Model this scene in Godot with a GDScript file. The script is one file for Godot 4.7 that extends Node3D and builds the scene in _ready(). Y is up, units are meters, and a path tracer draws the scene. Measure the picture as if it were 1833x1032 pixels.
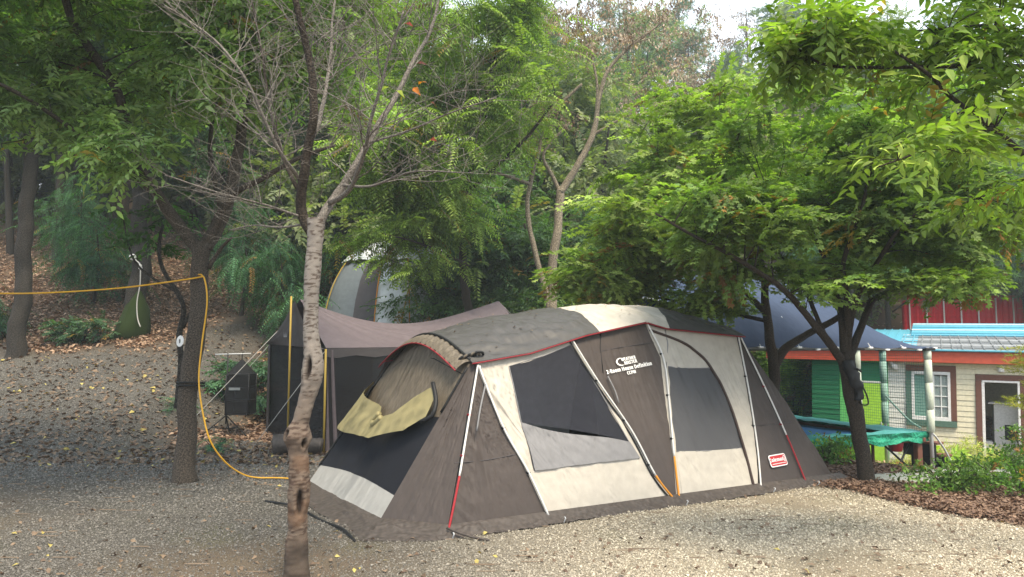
extends Node3D

var M := {}
var rng := RandomNumberGenerator.new()
var noi := FastNoiseLite.new()
var noi2 := FastNoiseLite.new()
const UP := Vector3(0, 1, 0)

# ---------------------------------------------------------------- small helpers
func V(x, y, z) -> Vector3:
	return Vector3(x, y, z)

func P2(a: Array) -> PackedVector2Array:
	var o := PackedVector2Array()
	for k in range(0, a.size(), 2):
		o.append(Vector2(a[k], a[k + 1]))
	return o

func rr(a: float, b: float) -> float:
	return rng.randf_range(a, b)

func rdir() -> Vector3:
	return Vector3(rr(-1, 1), rr(-1, 1), rr(-1, 1)).normalized()

func lin(r: float, g: float, b: float) -> Color:
	return Color(r, g, b).linear_to_srgb()

func thing(called: String, label: String, category: String, at := Vector3.ZERO, group := "") -> Node3D:
	var o := Node3D.new()
	o.name = called
	o.position = at
	add_child(o, true)
	return tag(o, label, category, group)

func tag(o: Node3D, label: String, category: String, group := "") -> Node3D:
	o.set_meta("label", label)
	o.set_meta("category", category)
	if group != "":
		o.set_meta("group", group)
	return o

func put(called: String, mesh: Mesh, mat: Material, parent: Node = self, kind := "") -> MeshInstance3D:
	var o := MeshInstance3D.new()
	o.name = called
	o.mesh = mesh
	if mat:
		o.material_override = mat
	if kind != "":
		o.set_meta("kind", kind)
	parent.add_child(o, true)
	return o

func st0() -> SurfaceTool:
	var st := SurfaceTool.new()
	st.begin(Mesh.PRIMITIVE_TRIANGLES)
	return st

func many(called: String, mesh: Mesh, mat: Material, xf: Array, cols: Array, parent: Node = self, kind := "stuff") -> MultiMeshInstance3D:
	var mm := MultiMesh.new()
	mm.transform_format = MultiMesh.TRANSFORM_3D
	mm.use_colors = true
	mm.mesh = mesh
	mm.instance_count = xf.size()
	for i in xf.size():
		mm.set_instance_transform(i, xf[i])
		mm.set_instance_color(i, cols[i])
	var o := MultiMeshInstance3D.new()
	o.name = called
	o.multimesh = mm
	o.material_override = mat
	if kind != "":
		o.set_meta("kind", kind)
	parent.add_child(o, true)
	return o

func mat(called: String, c: Color, rough := 0.9, tex: Texture2D = null, sc := 1.0, bump: Texture2D = null, bumpcm := 0.3, vc := false) -> StandardMaterial3D:
	var m := StandardMaterial3D.new()
	m.resource_name = called
	m.albedo_color = c
	m.roughness = rough
	m.metallic_specular = 0.35
	m.uv1_triplanar = true
	m.uv1_scale = Vector3(sc, sc, sc)
	if tex:
		m.albedo_texture = tex
	if bump:
		m.heightmap_enabled = true
		m.heightmap_texture = bump
		m.heightmap_scale = bumpcm
	m.vertex_color_use_as_albedo = vc
	m.cull_mode = BaseMaterial3D.CULL_DISABLED
	M[called] = m
	return m

func ntex(freq: float, lo: float, hi: float, size := 512, type := FastNoiseLite.TYPE_SIMPLEX_SMOOTH, oct := 4, sd := 1, ridged := false) -> NoiseTexture2D:
	var n := FastNoiseLite.new()
	n.noise_type = type
	n.frequency = freq
	n.fractal_octaves = oct
	n.seed = sd
	if ridged:
		n.fractal_type = FastNoiseLite.FRACTAL_RIDGED
	var t := NoiseTexture2D.new()
	t.width = size
	t.height = size
	t.seamless = true
	t.noise = n
	var g := Gradient.new()
	g.set_color(0, Color(lo, lo, lo))
	g.set_color(1, Color(hi, hi, hi))
	t.color_ramp = g
	return t

# one box, edges chamfered, joined to a SurfaceTool
func box(st: SurfaceTool, c: Vector3, s: Vector3, b := Basis(), ch := 0.0) -> void:
	var h := s * 0.5
	ch = minf(ch, minf(h.x, minf(h.y, h.z)) * 0.6)
	for ax in 3:
		for sg in [-1.0, 1.0]:
			var n := Vector3.ZERO
			n[ax] = sg
			var u := Vector3.ZERO
			u[(ax + 1) % 3] = 1.0
			var w := n.cross(u)
			var hu: float = h[(ax + 1) % 3] - ch
			var hw: float = h[(ax + 2) % 3] - ch
			var q := []
			for k in [[-1, -1], [1, -1], [1, 1], [-1, 1]]:
				q.append(c + b * (n * h[ax] + u * (hu * k[0]) + w * (hw * k[1])))
			quad(st, q[0], q[1], q[2], q[3], b * n)
	if ch > 0.0:
		for ax in 3:
			var a1 := (ax + 1) % 3
			var a2 := (ax + 2) % 3
			for s1 in [-1.0, 1.0]:
				for s2 in [-1.0, 1.0]:
					var p := []
					for e in [-1.0, 1.0]:
						var x := Vector3.ZERO
						x[ax] = e * (h[ax] - ch)
						x[a1] = s1 * h[a1]
						x[a2] = s2 * (h[a2] - ch)
						p.append(c + b * x)
						x[a1] = s1 * (h[a1] - ch)
						x[a2] = s2 * h[a2]
						p.append(c + b * x)
					var n := Vector3.ZERO
					n[a1] = s1
					n[a2] = s2
					quad(st, p[0], p[1], p[3], p[2], b * n.normalized())

func tri(st: SurfaceTool, a: Vector3, b: Vector3, c: Vector3, n: Vector3) -> void:
	st.set_normal(n)
	if (b - a).cross(c - a).dot(n) > 0.0:
		st.add_vertex(a); st.add_vertex(c); st.add_vertex(b)
	else:
		st.add_vertex(a); st.add_vertex(b); st.add_vertex(c)

func quad(st: SurfaceTool, a: Vector3, b: Vector3, c: Vector3, d: Vector3, n: Vector3) -> void:
	tri(st, a, b, c, n)
	tri(st, a, c, d, n)

func boxm(c: Vector3, s: Vector3, ch := 0.004, b := Basis()) -> ArrayMesh:
	var st := st0()
	box(st, c, s, b, ch)
	return st.commit()

func spline(p: Array, step: float) -> Array:
	var o := []
	for i in p.size() - 1:
		var a: Vector3 = p[maxi(i - 1, 0)]
		var b: Vector3 = p[i]
		var c: Vector3 = p[i + 1]
		var d: Vector3 = p[mini(i + 2, p.size() - 1)]
		var n := maxi(1, int(ceil(b.distance_to(c) / step)))
		for k in n:
			o.append(b.cubic_interpolate(c, a, d, float(k) / n))
	o.append(p[p.size() - 1])
	return o

# a tube along points; rad is one radius per point; shape (optional) moves the radius, tint (optional) colours a vertex
func tube(st: SurfaceTool, p: Array, rad: Array, sides := 8, shape = null, tint = null, closed := true) -> void:
	var n := p.size()
	if n < 2:
		return
	var t0: Vector3 = (p[1] - p[0]).normalized()
	var x := t0.cross(UP if absf(t0.y) < 0.9 else Vector3.RIGHT).normalized()
	var rings := []
	var cols := []
	var along := 0.0
	for i in n:
		var t: Vector3 = (p[mini(i + 1, n - 1)] - p[maxi(i - 1, 0)]).normalized()
		if i > 0:
			along += (p[i] as Vector3).distance_to(p[i - 1])
		x = (x - t * x.dot(t)).normalized()
		var y := t.cross(x)
		var ring := []
		var cr := []
		for k in sides:
			var a := TAU * k / sides
			var dr := x * cos(a) + y * sin(a)
			var r: float = rad[i]
			if shape != null:
				r = shape.call(r, along, dr, p[i])
			var v: Vector3 = p[i] + dr * r
			ring.append(v)
			if tint != null:
				cr.append(tint.call(v, along, dr))
		rings.append(ring)
		cols.append(cr)
	for i in n - 1:
		for k in sides:
			var k2 := (k + 1) % sides
			for e in [[i, k], [i + 1, k2], [i, k2], [i, k], [i + 1, k], [i + 1, k2]]:
				if tint != null:
					st.set_color(cols[e[0]][e[1]])
				st.add_vertex(rings[e[0]][e[1]])
	if closed:
		for e in [0, n - 1]:
			for k in sides:
				var k2 := (k + 1) % sides
				for q in ([k, k2] if e == 0 else [k2, k]):
					if tint != null:
						st.set_color(cols[e][q])
					st.add_vertex(rings[e][q])
				if tint != null:
					st.set_color(cols[e][0])
				st.add_vertex(p[e])

func smooth(st: SurfaceTool) -> ArrayMesh:
	st.index()
	st.generate_normals()
	return st.commit()

func rope(p: Array, r: float, sides := 6, step := 0.1) -> ArrayMesh:
	var st := st0()
	st.set_smooth_group(0)
	var q := spline(p, step)
	var rad := []
	for i in q.size():
		rad.append(r)
	tube(st, q, rad, sides)
	return smooth(st)

func rod(a: Vector3, b: Vector3, r: float, sides := 8) -> ArrayMesh:
	return rope([a, b], r, sides, 99.0)

# a sheet over a polygon in its own two coordinates, cut along a grid; fn gives the place of each point
func sheet(poly: PackedVector2Array, fn: Callable, cell: float, side := 1.0) -> ArrayMesh:
	var st := st0()
	var lo := poly[0]
	var hi := poly[0]
	for q in poly:
		lo = lo.min(q)
		hi = hi.max(q)
	var i0 := int(floor(lo.x / cell))
	var i1 := int(ceil(hi.x / cell))
	var j0 := int(floor(lo.y / cell))
	var j1 := int(ceil(hi.y / cell))
	for i in range(i0, i1):
		for j in range(j0, j1):
			var c := PackedVector2Array([Vector2(i, j) * cell, Vector2(i + 1, j) * cell, Vector2(i + 1, j + 1) * cell, Vector2(i, j + 1) * cell])
			for part in Geometry2D.intersect_polygons(c, poly):
				var ids := Geometry2D.triangulate_polygon(part)
				var ps := []
				var ns := []
				for q in part:
					var a: Vector3 = fn.call(q.x, q.y)
					var n: Vector3 = (fn.call(q.x + 0.004, q.y) - a).cross(fn.call(q.x, q.y + 0.004) - a).normalized() * side
					ps.append(a)
					ns.append(n)
				for k in range(0, ids.size(), 3):
					var e := [ids[k], ids[k + 1], ids[k + 2]]
					if (ps[e[1]] - ps[e[0]]).cross(ps[e[2]] - ps[e[0]]).dot(ns[e[0]]) > 0.0:
						e = [e[0], e[2], e[1]]
					for w in e:
						st.set_normal(ns[w])
						st.set_uv(part[w])
						st.add_vertex(ps[w])
	return st.commit()

# strip along a polyline in sheet space, standing a little proud: seams, piping, trim
func ribbon(pts: Array, w: float, ups: Array) -> ArrayMesh:
	var st := st0()
	for i in pts.size() - 1:
		var a: Vector3 = pts[i]
		var b: Vector3 = pts[i + 1]
		var ua: Vector3 = ups[mini(i, ups.size() - 1)]
		var ub: Vector3 = ups[mini(i + 1, ups.size() - 1)]
		var n := ((b - a).cross(ua)).normalized()
		quad(st, a - ua * w, b - ub * w, b + ub * w, a + ua * w, n)
	return st.commit()

func lettering(text: String, size: float, mat_: Material, parent: Node, at: Vector3, b: Basis, bold := true, called := "lettering") -> MeshInstance3D:
	var f := SystemFont.new()
	f.font_names = PackedStringArray(["Droid Sans"])
	if bold:
		f.font_weight = 700
	var t := TextMesh.new()
	t.text = text
	t.font = f
	t.font_size = 32
	t.pixel_size = size / 32.0
	t.depth = 0.003
	t.curve_step = 2.0
	var o := put(called, t, mat_, parent)
	o.transform = Transform3D(b, at)
	return o

# ---------------------------------------------------------------- the lie of the land
func hgt(x: float, z: float) -> float:
	var d := -z
	var left := smoothstep(-4.3, -7.3, x)
	var right := smoothstep(3.8, 6.4, x)
	var s0 := lerpf(lerpf(16.5, 11.8, left), 19.5, right)
	var q := maxf(d - s0, 0.0)
	q = minf(q, lerpf(12.0, 25.0, left))
	var h := 0.33 * q * q / (q + 1.2) + 0.10 * maxf(q - 7.5, 0.0)
	var c := smoothstep(-12.0, -2.0, x)
	h += c * 0.50 * clampf(d - 28.0, 0.0, 44.0)
	h -= right * 1.05 * smoothstep(9.5, 17.5, d + (x - 6.0) * 0.4)
	h += noi.get_noise_2d(x * 9.0, z * 9.0) * 0.06 * smoothstep(9.0, 16.0, d) + noi.get_noise_2d(x * 30.0, z * 30.0) * 0.012
	return h

func gp(x: float, z: float, up := 0.0) -> Vector3:
	return Vector3(x, hgt(x, z) + up, z)

# 0 gravel .. 1 leaf litter
func litter(x: float, z: float) -> float:
	var d := -z
	var w := noi.get_noise_2d(x * 22.0 + 7.0, z * 22.0) * 1.1
	var a := smoothstep(17.4, 18.6, d + w)                                     # the slope
	a *= 1.0 - 0.85 * smoothstep(1.5, 0.7, absf(x + 7.5 - (d - 18.0) * 0.3) + w * 0.4) * smoothstep(21.5, 19.5, d)   # the track goes on up
	var b := smoothstep(13.4, 14.4, d + w) * smoothstep(-6.3, -5.2, x + w * 0.7) * smoothstep(18.6, 17.8, d) * (1.0 if x < 0.5 else 1.0)   # bank beside the track
	var r := smoothstep(0.0, 0.6, d - (8.95 - (x - 3.7) * 2.1) + w * 0.5) * smoothstep(3.3, 3.9, x)
	var far := smoothstep(12.5, 13.5, d) * smoothstep(-1.0, 1.0, x)
	return clampf(maxf(maxf(a, b), maxf(r, far)), 0.0, 1.0)

# ---------------------------------------------------------------- leaves and trees
func leaf(st: SurfaceTool, b: Vector3, d: Vector3, up: Vector3, l: float, w: float, c: Color, curl := 0.25) -> void:
	var s := d.cross(up).normalized()
	var n := s.cross(d).normalized()
	var m := b + d * (l * 0.45)
	var t := b + d * l - n * (l * curl)
	var p := b + d * (l * 0.4) + s * (w * 0.5) + n * (w * 0.16)
	var q := b + d * (l * 0.4) - s * (w * 0.5) + n * (w * 0.16)
	st.set_color(c)
	for v in [b, p, m, m, p, t, b, m, q, m, t, q]:
		st.add_vertex(v)

func oval_leaf(st: SurfaceTool, b: Vector3, d: Vector3, up: Vector3, l: float, w: float, c: Color, curl := 0.25) -> void:
	var s := d.cross(up).normalized()
	var n := s.cross(d).normalized()
	var m1 := b + d * (l * 0.33) - n * (l * curl * 0.1)
	var m2 := b + d * (l * 0.66) - n * (l * curl * 0.42)
	var t := b + d * l - n * (l * curl)
	st.set_color(c)
	for sg in [1.0, -1.0]:
		var p1: Vector3 = b + d * (l * 0.26) + s * (w * 0.46 * sg) + n * (w * 0.14)
		var p2: Vector3 = b + d * (l * 0.60) + s * (w * 0.42 * sg) + n * (w * 0.12 - l * curl * 0.3)
		for v in [b, p1, m1, p1, p2, m1, p2, m2, m1, p2, t, m2]:
			st.add_vertex(v)

func star_leaf(st: SurfaceTool, b: Vector3, d: Vector3, up: Vector3, l: float, c: Color) -> void:
	var s := d.cross(up).normalized()
	var n := s.cross(d).normalized()
	var o := b + d * (l * 0.15)
	st.set_color(c)
	for k in [[-1.5, 0.6], [-0.75, 0.85], [0.0, 1.0], [0.75, 0.85], [1.5, 0.6]]:
		var a: float = k[0]
		var dd := d * cos(a) + s * sin(a)
		var ss := dd.cross(n).normalized()
		var tl: float = l * 0.85 * k[1]
		var tip := o + dd * tl - n * (tl * 0.18)
		var p := o + dd * (tl * 0.42) + ss * (l * 0.17)
		var q := o + dd * (tl * 0.42) - ss * (l * 0.17)
		for v in [o, p, tip, o, tip, q]:
			st.add_vertex(v)

# a leafy twig along +x, y up
func spray(kind: String, n: int, length: float, ll: float, lw: float, sd: int) -> ArrayMesh:
	rng.seed = sd
	var st := st0()
	var stem := []
	for k in 5:
		var t := k / 4.0
		stem.append(Vector3(length * t, -length * 0.28 * t * t * (1.6 if kind == "pinnate" else 1.0), sin(t * 2.0 + sd) * length * 0.05))
	var wood := Color(0.35, 0.28, 0.2)
	if kind != "tuft" and kind != "dry":
		for k in 4:
			st.set_color(wood)
			var a: Vector3 = stem[k]
			var b: Vector3 = stem[k + 1]
			var o := Vector3(0, 0, 0.004 * (1.0 - k * 0.2))
			for v in [a - o, b - o * 0.7, b + o * 0.7, a - o, b + o * 0.7, a + o]:
				st.add_vertex(v)
	for k in n:
		var t := (k + 0.6) / n
		var f := t * 4.0
		var i := mini(int(f), 3)
		var p: Vector3 = (stem[i] as Vector3).lerp(stem[i + 1], f - i)
		var sg := 1.0 if k % 2 == 0 else -1.0
		var v := rr(0.75, 1.25)
		var c := Color(v * rr(0.92, 1.1), v, v * rr(0.85, 1.1))
		match kind:
			"alt":
				var d := Vector3(rr(0.4, 1.0), rr(-0.55, 0.15), sg * rr(0.5, 1.0)).normalized()
				oval_leaf(st, p, d, Vector3(rr(-0.4, 0.4), 1, rr(-0.4, 0.4)), ll * rr(0.7, 1.2), lw * rr(0.8, 1.15), c, rr(0.05, 0.4))
			"pinnate":
				var d := Vector3(rr(0.25, 0.6), rr(-0.5, -0.1), sg * 1.0).normalized()
				leaf(st, p, d, Vector3(rr(-0.3, 0.3), 1, rr(-0.3, 0.3)), ll * (1.1 - 0.4 * t) * rr(0.85, 1.1), lw, c, 0.25)
			"star":
				var d := Vector3(rr(0.1, 1.0), rr(-0.35, 0.1), sg * rr(0.3, 1.0)).normalized()
				star_leaf(st, p + Vector3(0, rr(-0.015, 0.015), sg * ll * 0.5), d, Vector3(rr(-0.45, 0.45), 1, rr(-0.45, 0.45)), ll * rr(0.75, 1.2), c)
			"bush":
				var d := (Vector3(0.5, 0.35, 0) + rdir()).normalized()
				leaf(st, p + rdir() * 0.02, d, (UP + rdir() * 0.7).normalized(), ll * rr(0.7, 1.2), lw * rr(0.8, 1.15), c, rr(0.0, 0.3))
			"tuft":
				var d := (Vector3(0.9, 0.1, 0) + rdir() * 0.9).normalized()
				var s := d.cross(rdir()).normalized() * lw
				st.set_color(c)
				var b := Vector3(length * rr(0.0, 0.8), 0, 0)
				for q in [b - s, b + d * ll, b + s]:
					st.add_vertex(q)
			"dry":
				var d := Vector3(rr(-0.3, 0.3), -1, rr(-0.3, 0.3)).normalized()
				leaf(st, p + rdir() * 0.04, d, rdir(), ll * rr(0.6, 1.2), lw * rr(0.6, 1.1), c, rr(0.1, 0.6))
	return st.commit()

var SPRAY := {}

func sprays(kind: String, n: int, length: float, ll: float, lw: float) -> Array:
	var key := "%s%d%.2f%.3f%.3f" % [kind, n, length, ll, lw]
	if not SPRAY.has(key):
		SPRAY[key] = [spray(kind, n, length, ll, lw, 11), spray(kind, n, length, ll, lw, 22), spray(kind, n, length, ll, lw, 33)]
	return SPRAY[key]

func aim(d: Vector3, at: Vector3, s: float, roll := 0.0) -> Transform3D:
	var x := d.normalized()
	var z := x.cross(UP)
	z = z.normalized() if z.length() > 0.05 else Vector3(0, 0, 1)
	var b := Basis(x, z.cross(x), z)
	if roll != 0.0:
		b = b.rotated(x, roll)
	return Transform3D(b.scaled(Vector3(s, s, s)), at)

func jitter(a: Color, b: Color) -> Color:
	var t := rng.randf()
	var v := rr(0.82, 1.18)
	return Color(lerpf(a.r, b.r, t) * v, lerpf(a.g, b.g, t) * v, lerpf(a.b, b.b, t) * v)

func radii(n: int, a: float, b: float) -> Array:
	var o := []
	for i in n:
		o.append(lerpf(a, b, pow(float(i) / maxf(n - 1, 1), 0.8)))
	return o

# limbs: [points, first radius, last radius]; crown: dictionaries c (centre), r (radii), k (twigs), m (sprays on each), opt. spread, sc
func tree(called: String, label: String, cat: String, group: String, limbs: Array, bark: Material, crown: Array, spr: Array, leafmat: Material, ca: Color, cb: Color, sd: int, opt := {}) -> Node3D:
	rng.seed = sd
	if leafmat != M.dead_leaf:   # half of what a leaf takes in goes through it
		ca = ca * 2.1
		cb = cb * 2.3
	var base: Vector3 = limbs[0][0][0]
	var root := thing(called, label, cat, base, group)
	var pts := []
	var rads := []
	var first := true
	for l in limbs:
		var p := []
		for q in l[0]:
			p.append(q - base)
		p = spline(p, opt.get("step", 0.12))
		for i in p.size():   # limbs are never straight
			if i > 0:
				p[i] += Vector3(noi.get_noise_3dv(p[i] * 40.0 + Vector3(sd, 0, 0)), 0, noi.get_noise_3dv(p[i] * 40.0 + Vector3(0, sd, 0))) * l[1] * 0.5
		var rad := radii(p.size(), l[1], l[2])
		if first and not opt.get("no_flare", false):
			for i in p.size():
				rad[i] += l[1] * 0.5 * exp(-(p[i] as Vector3).y / (l[1] * 1.6))
		var st := st0()
		st.set_smooth_group(0)
		var sh := func(r, al, dr, c): return r * (1.0 + 0.10 * noi.get_noise_3dv((c + dr * r) * 120.0) + 0.09 * noi2.get_noise_3dv((c * Vector3(1, 0.25, 1) + dr * r) * 500.0) + 0.06 * noi2.get_noise_3dv((c * Vector3(1, 0.2, 1) + dr * r) * 1400.0))
		tube(st, p, rad, (30 if l[1] > 0.12 else 14) if l[1] > 0.05 else 7, sh)
		put("trunk" if first else "limb", smooth(st), bark, root)
		for i in p.size():
			if not first or i > p.size() * opt.get("from", 0.6):
				pts.append(p[i])
				rads.append(rad[i])
		first = false
	var xf := [[], [], []]
	var cl := [[], [], []]
	var tw := st0()
	tw.set_smooth_group(0)
	for e in crown:
		var cc: Vector3 = e.c - base
		var er: Vector3 = e.r
		var spread: float = e.get("spread", 0.3)
		for k in e.k:
			var tone := rr(0.62, 1.4)
			var c := cc + rdir() * pow(rng.randf(), 0.4) * er
			var best := 1e9
			var q := Vector3.ZERO
			var qr := 0.01
			for i in range(0, pts.size(), 2):
				var dd: float = (pts[i] as Vector3).distance_squared_to(c) * (1.0 + 1.2 * float(pts[i].y > c.y + 0.1))
				if dd < best:
					best = dd
					q = pts[i]
					qr = rads[i]
			var mid := q.lerp(c, 0.5) + Vector3(rr(-0.12, 0.12), 0.10, rr(-0.12, 0.12)) * sqrt(best)
			var path := spline([q, mid, c], maxf(0.12, sqrt(best) * 0.2))
			var r0 := minf(qr * 0.6, 0.006 + 0.008 * sqrt(best))
			tube(tw, path, radii(path.size(), r0, 0.003), 4, null, null, false)
			if k % 3 == 0:
				for i in path.size():
					pts.append(path[i])
					rads.append(0.012)
			var away := c - q
			away.y *= 0.3
			away = away.normalized()
			for m in e.m:
				var f := rr(0.35, 1.0)
				var at: Vector3 = q.lerp(mid, f * 2.0) if f < 0.5 else mid.lerp(c, f * 2.0 - 1.0)
				at += rdir() * Vector3(1, opt.get("flat", 0.6), 1) * spread * rr(0.2, 1.0)
				var d := away * 0.7 + rdir() * Vector3(1, 0.35, 1) + Vector3(0, opt.get("droop", -0.15), 0)
				var w := rng.randi() % 3
				xf[w].append(aim(d, at, e.get("sc", 1.0) * rr(0.7, 1.2), rr(-0.5, 0.5)))
				cl[w].append((jitter(ca, cb) if rng.randf() > opt.get("sere", 0.03) else jitter(Color(0.42, 0.30, 0.07), Color(0.34, 0.17, 0.06))) * tone)
	if crown.size():
		put("twigs", smooth(tw), bark, root, "stuff")
		for w in 3:
			if xf[w].size():
				many("foliage", spr[w], leafmat, xf[w], cl[w], root)
	return root

func ell(c: Vector3, r: Vector3, k: int, m: int, spread := 0.3, sc := 1.0) -> Dictionary:
	return {"c": c, "r": r, "k": k, "m": m, "spread": spread, "sc": sc}

func copy(o: Node3D, at: Vector3, turn: float, s: float, label: String) -> Node3D:
	var c: Node3D = o.duplicate()
	c.name = o.name
	add_child(c, true)
	c.position = at
	c.rotation = Vector3(0, turn, 0)
	c.scale = Vector3(s, s, s)
	c.set_meta("label", label)
	return c

# bare twigs that fork again and again
func twiggy(st: SurfaceTool, p: Vector3, d: Vector3, l: float, r: float, depth: int, tips: Array, flat := 0.5) -> void:
	var path := [p]
	var dd := d.normalized()
	var n := 4
	for k in n:
		dd = (dd + rdir() * 0.28 * Vector3(1, flat, 1) + Vector3(0, 0.05, 0)).normalized()
		path.append(path[k] + dd * (l / n))
	tube(st, path, radii(path.size(), r, r * 0.55), 5 if r > 0.006 else 4, null, null, false)
	tips.append([path[n], dd])
	if depth <= 0:
		return
	var kids := 2 + rng.randi() % 2 + (1 if depth > 1 else 0)
	for k in kids:
		var i := 1 + rng.randi() % n
		var nd := (dd * 0.7 + rdir() * Vector3(1, 0.7, 1)).normalized()
		twiggy(st, path[i], nd, l * rr(0.5, 0.8), r * 0.58, depth - 1, tips, flat)

# ---------------------------------------------------------------- the scene
func _ready() -> void:
	noi.seed = 4
	noi.frequency = 0.02
	noi.fractal_octaves = 3
	noi2.seed = 9
	noi2.frequency = 0.02
	noi2.fractal_octaves = 4
	camera_and_light()
	materials()
	ground()
	hill_forest()
	red_wall()
	house()
	white_tent()
	tarp_tent()
	trampoline()
	big_tent()
	middle_trees()
	left_trees()
	maples()
	front_trees()
	bushes()
	small_things()
	gravel_and_leaves()

func camera_and_light() -> void:
	var cam := Camera3D.new()
	cam.name = "camera"
	cam.fov = 42.0
	cam.near = 0.05
	cam.far = 600.0
	cam.position = Vector3(0, 1.6, 0)
	cam.rotation_degrees = Vector3(4.98, 0, 0)
	cam.current = true
	add_child(cam)
	var env := Environment.new()
	env.background_mode = Environment.BG_SKY
	env.tonemap_mode = Environment.TONE_MAPPER_LINEAR
	env.tonemap_exposure = 2.7
	var sky := Sky.new()
	var sm := ProceduralSkyMaterial.new()
	sm.sky_top_color = Color(0.80, 0.86, 0.93)
	sm.sky_horizon_color = Color(0.95, 0.96, 0.97)
	sm.sky_curve = 0.25
	sm.ground_horizon_color = Color(0.6, 0.6, 0.58)
	sm.ground_bottom_color = Color(0.3, 0.3, 0.28)
	sm.sun_angle_max = 40.0
	sky.sky_material = sm
	env.sky = sky
	env.background_energy_multiplier = 1.0
	env.sdfgi_enabled = true
	env.ssao_enabled = true
	env.ssil_enabled = true
	env.fog_enabled = true
	env.fog_density = 0.0016
	env.fog_light_color = Color(0.88, 0.93, 0.95)
	var we := WorldEnvironment.new()
	we.name = "world_environment"
	we.environment = env
	add_child(we)
	var sun := DirectionalLight3D.new()
	sun.name = "sun"
	sun.light_energy = 0.9
	sun.light_color = Color(1.0, 0.95, 0.86)
	sun.light_angular_distance = 20.0
	sun.shadow_enabled = true
	sun.rotation_degrees = Vector3(-62, 28, 0)
	add_child(sun)

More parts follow.
